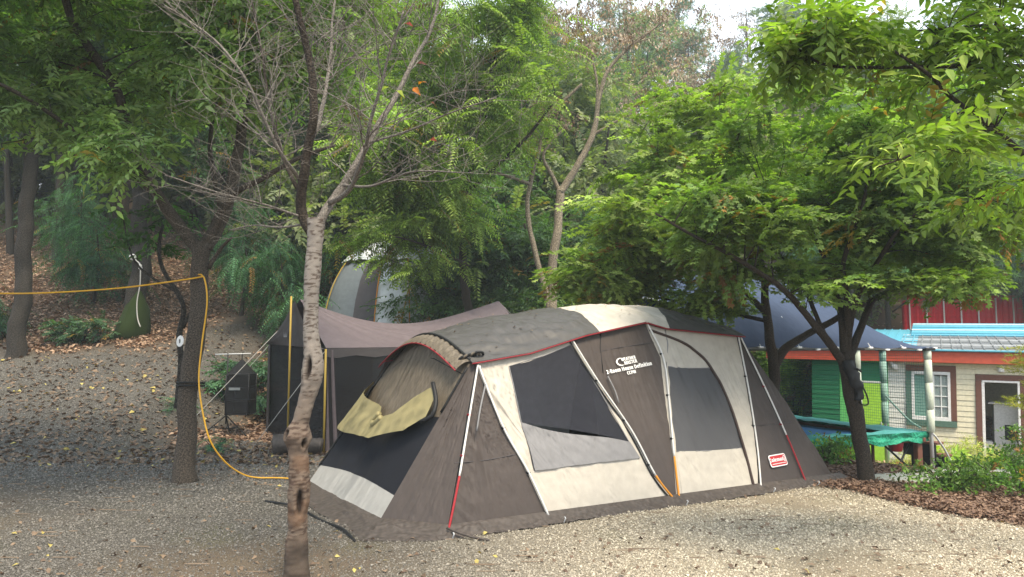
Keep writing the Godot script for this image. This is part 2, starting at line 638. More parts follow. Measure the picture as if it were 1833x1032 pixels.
func materials() -> void:
	var grain := ntex(0.03, 0.25, 1.0, 512, FastNoiseLite.TYPE_SIMPLEX_SMOOTH, 5, 3)
	var fine := ntex(0.12, 0.5, 1.0, 512, FastNoiseLite.TYPE_SIMPLEX_SMOOTH, 3, 5)
	var soft := ntex(0.015, 0.88, 1.0, 512, FastNoiseLite.TYPE_SIMPLEX_SMOOTH, 6, 8)
	var cellt := ntex(0.06, 0.35, 1.0, 512, FastNoiseLite.TYPE_CELLULAR, 2, 6)
	var wrinkle := ntex(0.007, 0.0, 1.0, 512, FastNoiseLite.TYPE_SIMPLEX_SMOOTH, 3, 12, true)
	mat("ground", Color.WHITE, 0.95, fine, 1.1, cellt, 2.0, true)
	mat("stone", Color.WHITE, 0.85, null, 1.0, null, 0.0, true)
	for n in ["leafy", "dead_leaf", "shiny_leaf"]:
		var m := mat(n, Color.WHITE, 0.6 if n != "shiny_leaf" else 0.38, null, 1.0, null, 0.0, true)
		m.backlight_enabled = true
		m.backlight = Color(0.9, 1.0, 0.5) if n != "dead_leaf" else Color(0.5, 0.4, 0.3)
	mat("bark_dark", lin(0.11, 0.085, 0.065), 0.95, grain, 3.0, cellt, 1.5)
	mat("bark_brown", lin(0.20, 0.16, 0.125), 0.95, grain, 3.0, cellt, 1.2)
	mat("bark_grey", lin(0.11, 0.095, 0.08), 0.95, grain, 2.0, cellt, 1.5)
	mat("bark_pale", lin(0.58, 0.48, 0.35), 0.9, grain, 2.0, fine, 0.6)
	mat("bark_twig", lin(0.42, 0.37, 0.32), 0.85, grain, 4.0)
	mat("bark_peel", Color.WHITE, 0.8, fine, 5.0, fine, 0.5, true)
	# cloth: tint, wear and creases
	for e in [["brown_cloth", lin(0.068, 0.055, 0.050)], ["roof_cloth", lin(0.07, 0.066, 0.063)], ["cream_cloth", lin(0.47, 0.43, 0.372)], ["grey_cloth", lin(0.21, 0.205, 0.21)], ["streak_cloth", lin(0.20, 0.165, 0.125)], ["khaki_cloth", lin(0.29, 0.25, 0.125)],
			["band_cloth", lin(0.36, 0.35, 0.33)], ["tarp_cloth", lin(0.13, 0.105, 0.115)], ["tarp_dark", lin(0.07, 0.063, 0.066)], ["white_cloth", lin(0.66, 0.69, 0.70)], ["slate_cloth", lin(0.16, 0.18, 0.19)], ["skirt_cloth", lin(0.10, 0.083, 0.074)], ["navy_net", lin(0.032, 0.050, 0.098)]]:
		var m := mat(e[0], e[1], 0.62, soft, 0.9, wrinkle, 0.5)
		m.backlight_enabled = true
		m.backlight = Color(0.22, 0.22, 0.22)
	M.roof_cloth.roughness = 0.5
	M.skirt_cloth.albedo_texture = ntex(0.03, 0.6, 1.0, 512, FastNoiseLite.TYPE_SIMPLEX_SMOOTH, 5, 21)
	M.streak_cloth.uv1_scale = Vector3(2.0, 0.25, 2.0)
	M.streak_cloth.albedo_texture = ntex(0.03, 0.55, 1.0, 512, FastNoiseLite.TYPE_SIMPLEX_SMOOTH, 4, 30)
	for e in [["fly_mesh", lin(0.028, 0.029, 0.038), 0.66], ["end_mesh", lin(0.008, 0.009, 0.014), 0.94], ["door_mesh", lin(0.075, 0.075, 0.08), 0.93], ["tarp_mesh", lin(0.011, 0.011, 0.013), 0.80], ["shade_mesh", lin(0.03, 0.04, 0.07), 0.9]]:
		var m := mat(e[0], Color(e[1].r, e[1].g, e[1].b, e[2]), 0.9)
		m.transparency = BaseMaterial3D.TRANSPARENCY_ALPHA
	mat("red_trim", lin(0.22, 0.018, 0.026), 0.5)
	mat("brown_trim", lin(0.045, 0.028, 0.024), 0.6)
	mat("black", lin(0.012, 0.012, 0.013), 0.55)
	mat("pole_white", lin(0.55, 0.54, 0.52), 0.35)
	mat("pole_red", lin(0.26, 0.015, 0.02), 0.4)
	mat("pole_orange", lin(0.55, 0.22, 0.02), 0.4)
	mat("pole_yellow", lin(0.38, 0.26, 0.05), 0.45)
	mat("white_paint", lin(0.75, 0.74, 0.72), 0.5, soft, 2.0)
	mat("print_white", lin(0.78, 0.77, 0.76), 0.6)
	mat("badge_red", lin(0.42, 0.025, 0.03), 0.5)
	mat("cord_yellow", lin(0.62, 0.33, 0.03), 0.5)
	mat("cable_grey", lin(0.34, 0.33, 0.31), 0.5)
	mat("steel", lin(0.45, 0.46, 0.47), 0.35)
	mat("clapboard", lin(0.72, 0.66, 0.48), 0.6, soft, 1.5, fine, 0.2)
	mat("clap_white", lin(0.66, 0.66, 0.60), 0.6, soft, 1.5, fine, 0.2)
	mat("fascia", lin(0.50, 0.085, 0.045), 0.55, soft, 1.0)
	mat("frame_brown", lin(0.15, 0.065, 0.045), 0.6, soft, 2.0)
	mat("frame_green", lin(0.09, 0.16, 0.12), 0.6, soft, 2.0)
	mat("panel_green", lin(0.13, 0.50, 0.14), 0.55, soft, 1.2)
	mat("panel_dark_green", lin(0.02, 0.16, 0.07), 0.55, soft, 1.2)
	mat("door_lime", lin(0.34, 0.62, 0.06), 0.55, soft, 1.2)
	mat("roof_blue", lin(0.10, 0.34, 0.45), 0.45, soft, 1.0)
	mat("roof_grey", lin(0.17, 0.18, 0.19), 0.45, soft, 1.5)
	mat("red_sheet", lin(0.62, 0.02, 0.035), 0.5, soft, 1.0)
	mat("dark_inside", lin(0.02, 0.02, 0.02), 0.9)
	mat("curtain", lin(0.16, 0.30, 0.25), 0.8, soft, 2.0)
	var gl := mat("glass", Color(0.75, 0.82, 0.8, 0.25), 0.05)
	gl.transparency = BaseMaterial3D.TRANSPARENCY_ALPHA
	mat("foam", lin(0.60, 0.66, 0.55), 0.7, soft, 3.0)
	mat("foam_green", lin(0.27, 0.42, 0.36), 0.7, soft, 3.0)
	mat("pad_teal", lin(0.08, 0.34, 0.34), 0.45, soft, 1.5, wrinkle, 1.0)
	mat("pad_green", lin(0.02, 0.28, 0.17), 0.5, soft, 1.5, wrinkle, 3.0)
	mat("mat_blue", lin(0.09, 0.30, 0.60), 0.6, soft, 1.0)
	mat("steel_brown", lin(0.16, 0.07, 0.05), 0.6, soft, 2.0)
	mat("net_green", lin(0.02, 0.16, 0.13), 0.7)
	mat("slab", lin(0.40, 0.42, 0.37), 0.85, soft, 1.2, fine, 0.5)
	mat("bucket_red", lin(0.3, 0.02, 0.03), 0.4)
	mat("moss", lin(0.045, 0.075, 0.015), 1.0, fine, 4.0, fine, 2.0)
	mat("wood_grey", lin(0.30, 0.25, 0.21), 0.9, grain, 3.0)

func ground() -> void:
	var st := st0()
	var xs := []
	var zs := []
	for i in range(-130, 131):
		var f := i / 130.0
		xs.append(18.0 * f + 200.0 * pow(absf(f), 5.0) * signf(f))
	for i in 300:
		var f := i / 299.0
		zs.append(12.0 - 34.0 * f - 260.0 * pow(f, 6.0) if f > 0.0 else 80.0)
	var nx := xs.size()
	for z in zs:
		for x in xs:
			var y := hgt(x, z)
			st.set_color(ground_color(x, z))
			var e := 0.12
			st.set_normal(Vector3(hgt(x - e, z) - hgt(x + e, z), 2 * e, hgt(x, z - e) - hgt(x, z + e)).normalized())
			st.add_vertex(Vector3(x, y, z))
	for j in zs.size() - 1:
		for i in nx - 1:
			var a: int = j * nx + i
			for k in [a, a + nx, a + 1, a + 1, a + nx, a + nx + 1]:
				st.add_index(k)
	put("ground", st.commit(), M.ground, self, "structure")

func ground_color(x: float, z: float) -> Color:
	var n := noi.get_noise_2d(x * 14.0, z * 14.0) * 0.5 + 0.5
	var n2 := noi2.get_noise_2d(x * 60.0, z * 60.0) * 0.5 + 0.5
	var g := Color(0.115, 0.108, 0.096).lerp(Color(0.155, 0.14, 0.118), n)
	var warm := smoothstep(-1.6, 2.0, x) * smoothstep(11.0, 8.0, -z)
	g = g.lerp(Color(0.50, 0.42, 0.30), warm * 0.9)
	var soil := smoothstep(0.12, 0.3, noi2.get_noise_2d(x * 10.0 + 40.0, z * 10.0)) * 0.7
	soil = maxf(soil, smoothstep(1.2, 0.2, Vector2((x + 1.9) / 1.6, (z + 5.9) / 1.1).length()) * 0.7)
	g = g.lerp(Color(0.20, 0.145, 0.095), soil * (1.0 - warm * 0.6) * smoothstep(10.0, 6.5, -z))
	var moss := smoothstep(0.25, 0.42, noi.get_noise_2d(x * 20.0, z * 20.0 + 90.0)) * smoothstep(12.0, 6.0, -z)
	g = g.lerp(Color(0.16, 0.16, 0.075), moss * 0.35)
	var l := litter(x, z)
	g = g.lerp(Color(0.13, 0.085, 0.055).lerp(Color(0.19, 0.13, 0.085), n2), l)
	return g * (0.85 + 0.3 * n2)

# ---------------------------------------------------------------- the big two-room tent
# its own coordinates: s along the front, w towards the back, h up; the node stands at the front left pole's foot
var tent: Node3D
const TU := Vector3(0.8504, 0, -0.526)
const TV := Vector3(-0.526, 0, -0.8504)

func T(s: float, w: float, h: float) -> Vector3:
	return TU * s + TV * w + UP * h

func lut(x: float, xs: Array, ys: Array) -> float:
	if x <= xs[0]:
		return ys[0]
	for i in xs.size() - 1:
		if x <= xs[i + 1]:
			var t: float = (x - xs[i]) / (xs[i + 1] - xs[i])
			return lerpf(ys[i], ys[i + 1], t)
	return ys[ys.size() - 1]

func eave_w(s: float) -> float:
	return lut(s, [0.5, 1.2, 2.0, 3.0, 3.3, 4.6], [0.5, 0.52, 0.6, 0.75, 0.72, 0.7])

func eave_h(s: float) -> float:
	return lut(s, [0.5, 1.2, 2.0, 3.0, 3.3, 4.6], [1.5, 1.6, 1.8, 1.97, 1.9, 1.82])

func wave(x: float, y: float, a: float) -> float:   # creases of cloth
	var n := noi.get_noise_2d(x, y)
	return a * (1.0 - absf(n) * 3.2)

func crease(s: float, t: float) -> float:   # fine sharp folds: slanting ones, and ones that hang from the eave
	# folds hang from the eave, fan out from the left hub, and run aslant low down
	var hub := atan2(1.02 - t, s - 0.45)
	var far := Vector2(s - 0.45, (1.02 - t) * 1.8).length()
	var fan := wave(hub * 520.0, far * 9.0, 0.012) * exp(-far * 0.8)
	var hang := wave(s * 430.0 + t * 60.0, t * 9.0 + 70.0, 0.0075) * smoothstep(0.1, 0.9, t)
	var k := s * 0.75 + t * 1.2
	var low := wave(k * 330.0, (s - t) * 26.0, 0.011) * smoothstep(0.55, 0.05, t) * smoothstep(-0.2, 0.3, noi2.get_noise_2d(s * 70.0, t * 40.0))
	return fan + hang * 0.7 + low

func wall(s: float, t: float, back := false) -> Vector3:
	var tt := maxf(t, 0.0)
	var q := eave_w(s) * pow(tt, 1.15)
	var e := minf(tt, 1.0 - minf(tt, 1.0)) * 2.0 + 0.15
	q += wave(s * 160.0 + tt * 70.0, tt * 14.0, 0.010) * e + noi.get_noise_2d(s * 40.0, tt * 30.0 + 50.0) * 0.035 * e
	q += wave(s * 30.0 - tt * 60.0, s * 70.0 + tt * 90.0, 0.006) * e
	q += crease(s, tt) * e
	return T(s, 3.2 - q if back else q, eave_h(s) * t)

func roof(s: float, c: float) -> Vector3:
	var hr := lut(s, [0.5, 1.2, 2.0, 3.0, 4.0, 4.7], [1.78, 1.99, 2.13, 2.24, 2.2, 2.04])
	var e := eave_h(s)
	var p := pow(maxf(sin(PI * c), 0.0), 0.85)
	var w := lerpf(eave_w(s) - 0.05, 3.25 - eave_w(s), c)
	var sag := wave(s * 200.0 + c * 160.0, s * 20.0 - c * 40.0, 0.006) + wave(s * 22.0, c * 420.0 + s * 60.0, 0.006) + wave(s * 25.0 + c * 20.0, c * 60.0 - s * 12.0, 0.014) + noi.get_noise_2d(s * 30.0 + 9.0, c * 50.0) * 0.03
	var edge := smoothstep(0.0, 0.12, c) * smoothstep(1.0, 0.88, c)
	var fold := smoothstep(0.3, 0.02, c) * smoothstep(2.2, 1.6, s) * 0.022 * sin(s * 9.0 + c * 70.0 + noi.get_noise_2d(s * 50.0, c * 30.0) * 3.0)
	return T(s, w, e + 0.015 + (hr - e) * p + sag * edge + fold * smoothstep(0.0, 0.05, c))

func end_left(a: float, t: float) -> Vector3:
	var b := Vector3(-0.43 + 0.05 * a, 0.6 + 2.4 * a, 0)
	var top := Vector3(0.5, 0.5 + 2.0 * a, 1.5 + 0.28 * sin(PI * clampf(a, 0, 1)))
	var q := b.lerp(top, t)
	var e := minf(clampf(a, 0, 1), 1.0 - clampf(a, 0, 1)) * 2.0
	q.x += (wave(a * 120.0, t * 30.0, 0.008) + wave(a * 900.0, t * 40.0, 0.006) + wave(a * 200.0 + t * 300.0, t * 40.0 - a * 40.0, 0.004) + 0.05 * sin(PI * clampf(t, 0, 1)) - 0.02) * e
	return T(q.x, q.y, q.z)

func end_right(a: float, t: float) -> Vector3:
	var b := Vector3(5.5 - 0.1 * a, 3.2 * a, 0)
	var top := Vector3(4.6, 0.7 + 1.8 * a, 1.82 + 0.22 * sin(PI * a))
	var q := b.lerp(top, t)
	q.x += wave(a * 100.0, t * 20.0, 0.01)
	return T(q.x, q.y, q.z)

func corner_left(a: float, t: float) -> Vector3:   # between the end's edge and the front left pole
	var p := end_left(0.0, t)
	var q := T(0.574 * t, 0.51 * t, 1.5 * t)
	var e := sin(PI * a) * minf(1.0, 3.0 * (1.0 - t))
	return p.lerp(q, a) + T(-0.6, -0.8, 0).normalized() * (wave(a * 45.0 + t * 10.0, t * 16.0, 0.014) + wave(a * 260.0 - t * 90.0, t * 60.0, 0.008) - 0.02) * e

func arc(fn: Callable, pts: Array) -> Array:
	var o := []
	for k in range(0, pts.size(), 2):
		o.append(fn.call(pts[k], pts[k + 1]))
	return o

func big_tent() -> void:
	tent = thing("tent", "large brown and cream two-room tent with dark windows and steel poles", "tent", Vector3(-0.58, 0.0, -6.81))
	var W := func(s, t): return wall(s, t)
	var B := func(s, t): return wall(s, t, true)
	var F := func(a, t): return end_left(a, t)
	var R := func(s, c): return roof(s, c)
	var C := func(a, t): return corner_left(a, t)
	var fr := func(called, poly, m): return put(called, sheet(P2(poly), W, 0.02), M[m], tent)
	fr.call("wall_panel", [0, 0, 1.10, 0, 1.093, 0.013, 0.935, 0.292, 0.737, 0.575, 0.602, 0.9, 0.574, 0.967, 0.29, 0.5], "brown_cloth")
	fr.call("window_surround", [1.114, 0.022, 1.016, 0.299, 0.971, 0.59, 0.943, 0.943, 0.943, 1.0, 0.6, 1.0, 0.574, 0.967, 0.602, 0.9, 0.737, 0.575, 0.935, 0.292, 1.093, 0.013], "cream_cloth")
	fr.call("window_surround", [1.016, 0.299, 1.114, 0.022, 2.60, 0.03, 2.381, 0.263], "cream_cloth")
	fr.call("window_surround", [1.78, 0.973, 2.276, 0.359, 2.381, 0.263, 2.60, 0.03, 2.72, 0.03, 2.515, 0.161, 2.344, 0.416, 2.019, 0.729, 1.819, 1.0, 1.78, 1.0], "cream_cloth")
	fr.call("window_surround", [0.943, 0.943, 1.78, 0.973, 1.78, 1.0, 0.943, 1.0], "cream_cloth")
	fr.call("window_screen", [0.943, 0.943, 0.971, 0.59, 2.276, 0.359, 1.78, 0.973], "fly_mesh")
	var sagging := func(s, t): return wall(s, t) - TV * (0.02 + 0.03 * noi.get_noise_2d(s * 60.0, t * 60.0)) + UP * (-0.05 * sin(PI * clampf((s - 0.97) / 1.3, 0, 1)) * smoothstep(0.3, 0.55, t))
	put("window_flap", sheet(P2([0.971, 0.59, 1.016, 0.299, 2.381, 0.263, 2.276, 0.359]), sagging, 0.02), M.grey_cloth, tent)
	fr.call("wall_panel", [1.819, 1.0, 2.019, 0.729, 2.344, 0.416, 2.515, 0.161, 2.72, 0.03, 2.78, 0.03, 2.896, 0.29, 2.99, 0.53, 3.10, 0.8, 3.03, 1.0], "brown_cloth")
	fr.call("door_edge", [3.03, 1.0, 3.10, 0.8, 2.99, 0.53, 2.896, 0.29, 2.78, 0.03, 2.86, 0.027, 2.946, 0.263, 3.06, 0.53, 3.176, 0.754, 3.15, 0.85, 3.075, 0.96, 3.05, 1.0], "cream_cloth")
	var door := fr.call("door", [3.075, 0.96, 3.15, 0.85, 3.176, 0.754, 3.855, 0.766, 3.82, 0.812, 3.523, 0.924], "cream_cloth") as MeshInstance3D
	put("door_screen", sheet(P2([3.176, 0.754, 3.06, 0.53, 2.946, 0.263, 4.0, 0.264, 3.986, 0.457, 3.946, 0.652, 3.855, 0.766]), W, 0.045), M.door_mesh, door)
	put("door_skirt", sheet(P2([2.946, 0.263, 2.864, 0.027, 3.994, 0.04, 4.0, 0.264]), W, 0.02), M.cream_cloth, door)
	fr.call("door_surround", [3.05, 1.0, 3.075, 0.96, 3.523, 0.924, 3.82, 0.812, 3.855, 0.766, 3.946, 0.652, 3.986, 0.457, 4.0, 0.264, 3.994, 0.04, 4.0, 0.03, 4.075, 0.03, 4.235, 0.262, 4.408, 0.619, 4.554, 1.0], "cream_cloth")
	fr.call("wall_panel", [4.554, 1.0, 4.408, 0.619, 4.235, 0.262, 4.075, 0.0, 5.5, 0.0, 4.62, 1.0], "brown_cloth")
	# the zip's brown trim round the door
	var tr := [3.06, 0.965, 3.523, 0.926, 3.70, 0.87, 3.82, 0.812, 3.90, 0.72, 3.946, 0.652, 3.98, 0.5, 3.99, 0.35, 4.0, 0.2, 3.997, 0.03]
	var tp := spline(arc(func(s, t): return wall(s, t) - TV * 0.012, tr), 0.06)
	put("door_trim", rope(tp, 0.017, 6, 9.0), M.brown_trim, door)
	for l in [[3.176, 0.754, 3.5, 0.757, 3.855, 0.766], [2.946, 0.263, 3.4, 0.262, 4.0, 0.264]]:
		put("seam", rope(arc(func(s, t): return wall(s, t) - TV * 0.003, l), 0.006, 5, 0.1), M.grey_cloth, door)
	for l in [[0.943, 0.943, 0.957, 0.76, 0.971, 0.59, 1.016, 0.299], [1.016, 0.299, 1.7, 0.28, 2.381, 0.263], [0.943, 0.943, 1.4, 0.958, 1.78, 0.973, 2.02, 0.68, 2.276, 0.359, 2.381, 0.263]]:
		put("seam", rope(arc(func(s, t): return wall(s, t) - TV * 0.003, l), 0.006, 5, 9.0), M.grey_cloth, tent)
	put("piping", rope(arc(func(s, t): return wall(s, t) - TV * 0.004, [1.114, 0.020, 1.6, 0.022, 2.2, 0.026, 2.72, 0.028]), 0.007, 5, 9.0), M.pole_orange, tent).set_meta("label", "thin orange seam under the cream panel")
	# back wall, right end
	put("back_wall", sheet(P2([0.0, 0.0, 5.45, 0.0, 4.6, 1.0, 0.5, 1.0]), B, 0.15, -1.0), M.brown_cloth, tent)
	put("end_wall", sheet(P2([0, 0, 1, 0, 1, 1, 0, 1]), func(a, t): return end_right(a, t), 0.08), M.brown_cloth, tent)
	# left end: pale band, dark netting, streaked window, brown sides
	put("end_band", sheet(P2([0, 0, 1, 0, 1, 0.18, 0, 0.188]), F, 0.02, -1.0), M.band_cloth, tent)
	put("end_screen", sheet(P2([0, 0.188, 1, 0.18, 1, 0.52, 0.45, 0.49, 0, 0.66]), F, 0.05, -1.0), M.end_mesh, tent)
	put("end_window", sheet(P2([0, 0.66, 0.45, 0.49, 1, 0.52, 1, 1, 0, 1]), F, 0.025, -1.0), M.streak_cloth, tent)
	put("corner_panel", sheet(P2([0, 0, 1, 0, 1, 1, 0, 1]), C, 0.025, -1.0), M.brown_cloth, tent)
	put("corner_panel", sheet(P2([0, 0, 1, 0, 1, 1, 0, 1]), func(a, t): return end_left(1.0, t).lerp(T(0.5 * t, 3.2 - 0.7 * t, 1.5 * t), a), 0.1), M.brown_cloth, tent)
	put("window_seam", rope(arc(F, [0.0, 0.93, 0.3, 0.90, 0.7, 0.88, 1.0, 0.87]), 0.006, 5, 9.0), M.black, tent)
	for l in [[0.0, 0.98, 0.0, 0.8, 0.0, 0.69], [1.0, 0.99, 1.0, 0.7, 1.0, 0.35, 1.0, 0.18]]:
		put("zip", rope(arc(func(a, t): return end_left(a, t) - TU * 0.012, l), 0.012, 5, 0.1), M.black, tent)
	# the khaki flap, unzipped and hanging
	var flap := func(a, t):
		var p := end_left(a, t)
		var f := sin(a * 11.0 + t * 9.0 + noi.get_noise_2d(a * 60.0, t * 60.0) * 2.0) * 0.04 + wave(a * 200.0 - t * 500.0, t * 100.0, 0.004) + wave(a * 60.0 + t * 20.0, t * 30.0, 0.03)
		return p - TU * (0.07 + f + 0.10 * sin(PI * clampf(a, 0, 1))) - UP * 0.01
	put("hanging_flap", sheet(P2([1.03, 0.84, 1.04, 0.50, 0.80, 0.43, 0.588, 0.405, 0.386, 0.42, 0.14, 0.53, 0.03, 0.66, 0.04, 0.80, 0.09, 0.81, 0.204, 0.70, 0.296, 0.58, 0.40, 0.535, 0.451, 0.555, 0.62, 0.62, 0.80, 0.70, 0.92, 0.82]), flap, 0.035, -1.0), M.khaki_cloth, tent)
	put("flap_roll", rope([flap.call(0.09, 0.84), flap.call(0.02, 0.76), flap.call(0.0, 0.68), flap.call(0.05, 0.62)], 0.022, 8, 0.05), M.black, tent)
	put("flap_fold", rope([flap.call(0.38, 0.54), flap.call(0.44, 0.49), flap.call(0.5, 0.50), flap.call(0.46, 0.55)], 0.03, 8, 0.04), M.khaki_cloth, tent)
	# roof
	var rf := func(called, poly, m): return put(called, sheet(P2(poly), R, 0.025), M[m], tent)
	rf.call("roof_cover", [0.5, 0, 2.2, 0, 2.3, 0.5, 2.2, 1, 0.5, 1], "roof_cloth")
	rf.call("roof_band", [2.2, 0, 3.35, 0, 3.9, 0.5, 3.35, 1, 2.2, 1, 2.3, 0.5], "cream_cloth")
	rf.call("roof_cover", [3.35, 0, 4.66, 0, 4.66, 1, 3.35, 1, 3.9, 0.5], "roof_cloth")
	for e in [0.0, 1.0]:
		var q := []
		for k in 60:
			q.append(roof(lerpf(0.5, 4.66, k / 59.0), e) - UP * 0.012)
		put("piping", rope(q, 0.008, 6, 9.0), M.red_trim, tent)
		# valance: the fly's edge hangs a hand's breadth below the eave
		var vs := func(s, c): return roof(s, e) - UP * c + TV * ((c * 0.12 + 0.012 * sin(s * 16.0 + noi.get_noise_1d(s * 90.0) * 4.0) * c * 8.0) * (1.0 if e == 0.0 else -1.0))
		if e == 1.0:
			put("valance", sheet(P2([0.5, 0.0, 4.66, 0.0, 4.66, 0.12, 0.5, 0.12]), vs, 0.08), M.roof_cloth, tent)
	var q2 := []
	for k in 24:
		q2.append(roof(4.66, k / 23.0) - UP * 0.01)
	put("piping", rope(q2, 0.008, 6, 9.0), M.red_trim, tent)
	# gathered hood over the left end
	var hood := func(a, t):
		var top := Vector3(0.5, 0.5 + 2.0 * a, 1.5 + 0.28 * sin(PI * a))
		var f := sin(a * 110.0 + noi.get_noise_1d(a * 300.0) * 2.0) * 0.010
		return T(top.x - 0.16 * (1.0 - t) + f * (1.0 - t), top.y, top.z + 0.03 - 0.085 * (1.0 - t) + f + 0.02 * sin(PI * t))
	put("hood", sheet(P2([0, 0, 1, 0, 1, 1, 0, 1]), hood, 0.012), M.streak_cloth, tent)
	var h0 := []
	var h1 := []
	for k in 30:
		var ha := k / 29.0
		h0.append(T(0.335, 0.5 + 2.0 * ha, 1.44 + 0.28 * sin(PI * ha)))
		h1.append(T(0.5, 0.5 + 2.0 * ha, 1.545 + 0.28 * sin(PI * ha)))
	put("piping", rope(h0, 0.008, 6, 9.0), M.red_trim, tent)
	put("hood_pole", rope(h1, 0.014, 6, 9.0), M.black, tent)
	# skirts
	var sk := func(s, c):   # s runs along the front, c outwards
		var n := noi.get_noise_2d(s * 120.0, 3.0) * 0.05 + noi.get_noise_2d(s * 420.0, 9.0) * 0.025
		var h: float = 0.085 * pow(maxf(1.0 - c, 0.0), 1.5) + 0.006 + maxf(0.0, noi.get_noise_2d(s * 150.0, c * 40.0)) * 0.07 * sin(PI * c) + wave(s * 260.0, c * 10.0, 0.008) * c
		return T(s, 0.012 - (0.17 + n) * c, h)
	put("skirt", sheet(P2([-0.05, 0, 5.62, 0, 5.75, 1, -0.2, 1]), sk, 0.03), M.skirt_cloth, tent)
	var skl := func(a, c):
		var p := end_left(a, 0.05)
		var n := noi.get_noise_2d(a * 150.0, 40.0) * 0.05
		var h: float = 0.085 * pow(maxf(1.0 - c, 0.0), 1.3) + 0.006 + maxf(0.0, noi.get_noise_2d(a * 160.0, c * 60.0)) * 0.05 * sin(PI * c)
		return Vector3(p.x, 0, p.z) - TU * ((0.34 + n) * c - 0.02) - TV * (0.40 * c * (1.0 - a)) + UP * h
	put("skirt", sheet(P2([-0.02, 0, 1.0, 0, 1.0, 1, 0, 1]), skl, 0.04, -1.0), M.skirt_cloth, tent)
	var skc := func(a, c):
		var p: Vector3 = skl.call(0.0, c)
		var q: Vector3 = sk.call(0.02 - 0.2 * c, c)
		return p.lerp(q, a) + UP * maxf(0.0, noi.get_noise_2d(a * 120.0 + 7.0, c * 60.0)) * 0.05 * sin(PI * c)
	put("skirt", sheet(P2([0, 0, 1, 0, 1, 1, 0, 1]), skc, 0.05), M.skirt_cloth, tent)
	put("skirt_cord", rope([skl.call(0.0, 1.0) - TU * 0.05, skl.call(0.15, 1.0) - TU * 0.06 + UP * 0.02, skl.call(0.35, 1.0) - TU * 0.09, skl.call(0.6, 1.0) - TU * 0.16 + UP * 0.02, skl.call(0.8, 1.0) - TU * 0.30], 0.012, 6, 0.05), M.black, tent)
	# poles
	var pole := func(pts, frac, low):
		var q := []
		for p in spline(arc(func(s, t): return wall(s, t) - TV * 0.03, pts), 0.05):
			q.append(p)
		var cut := int(q.size() * (1.0 - frac))
		var o = put("pole", rope(q.slice(0, cut + 1), 0.0105, 8, 9.0), M.pole_white, tent)
		put("pole_end", rope(q.slice(cut), 0.0115, 8, 9.0), M[low], o)
		return q
	var a1 = pole.call([0.574, 0.99, 0.36, 0.62, 0.173, 0.295, 0.0, 0.01], 0.33, "pole_red")
	var a2 = pole.call([0.59, 0.98, 0.602, 0.914, 0.737, 0.575, 0.935, 0.292, 1.093, 0.02], 0.05, "black")
	var a3 = pole.call([1.80, 1.0, 2.019, 0.729, 2.344, 0.416, 2.53, 0.161, 2.74, 0.012], 0.2, "pole_orange")
	var a4 = pole.call([3.03, 1.01, 3.12, 0.8, 3.016, 0.531, 2.896, 0.29, 2.79, 0.01], 0.22, "pole_orange")
	var a5 = pole.call([4.56, 1.0, 4.408, 0.619, 4.235, 0.262, 4.085, 0.01], 0.04, "black")
	var a6 = pole.call([4.60, 1.0, 4.732, 0.581, 4.814, 0.282, 4.90, 0.02], 0.33, "pole_red")
	for e in [[a1, [0.33, 0.58], "red_trim"], [a6, [0.35, 0.6], "red_trim"], [a2, [0.45, 0.72], "black"], [a3, [0.25, 0.5, 0.75], "black"], [a4, [0.2, 0.45, 0.7], "black"], [a5, [0.3, 0.6], "black"]]:
		for f in e[1]:
			var p: Vector3 = e[0][int(f * (e[0].size() - 1))]
			put("pole_clip", boxm(p + TV * 0.012, Vector3(0.034, 0.022, 0.04), 0.006, Basis(TU, UP, -TV)), M[e[2]], tent)
	# dark webbing beside the third pole, and the straps from the eave
	var off := []
	for p in a3:
		off.append(p - TU * 0.035 + TV * 0.018)
	put("strap", rope(off, 0.010, 5, 9.0), M.black, tent)
	put("strap", rope(arc(W, [2.26, 1.0, 2.19, 0.9, 2.16, 0.76]), 0.008, 5, 9.0), M.black, tent)
	put("strap", rope([wall(0.62, 0.86) - TV * 0.03, wall(0.5, 0.72) - TV * 0.06, wall(0.43, 0.58) - TV * 0.05], 0.010, 5, 0.1), M.grey_cloth, tent)
	put("strap", rope([wall(2.19, 0.74) - TV * 0.03, wall(2.23, 0.65) - TV * 0.05, wall(2.24, 0.58) - TV * 0.05], 0.010, 5, 0.1), M.grey_cloth, tent)
	put("strap", rope(arc(W, [3.32, 1.0, 3.28, 0.9, 3.14, 0.74]), 0.007, 5, 9.0), M.grey_cloth, tent)
	put("guy_line", rope([sk.call(-0.02, 0.4) + UP * 0.03, T(0.1, -0.25, 0.03), T(0.22, -0.38, 0.01)], 0.011, 6, 0.1), M.skirt_cloth, tent)
	# steel pegs through the skirt's loops
	for s in [-0.02, 1.15, 2.72, 4.1, 4.95]:
		var pg: Vector3 = sk.call(s, 1.0)
		put("peg", rope([pg + UP * 0.0 - TV * 0.02, pg + UP * 0.05 - TV * 0.05, pg + UP * 0.055 - TV * 0.03], 0.006, 6, 0.02), M.steel, tent)
	# seams across the cloth
	for l in [[1.90, 0.89, 2.4, 0.89, 3.07, 0.89], [0.16, 0.40, 0.5, 0.40, 0.85, 0.41], [4.27, 0.40, 4.6, 0.40, 5.13, 0.41]]:
		put("seam", rope(arc(func(s, t): return wall(s, t) - TV * 0.001, l), 0.004, 5, 0.05), M.tarp_dark, tent)
	# knotted cloth at the front hub
	for k in 5:
		var k0 := T(0.42 + 0.03 * k, 0.62 - 0.02 * k, 1.52 + 0.012 * k)
		put("knot", rope([k0, k0 + T(0.03, -0.05, 0.05), k0 + T(0.10, -0.05, 0.045), k0 + T(0.14, 0.02, 0.01)], 0.014, 6, 0.03), M.streak_cloth if k % 2 else M.black, tent)
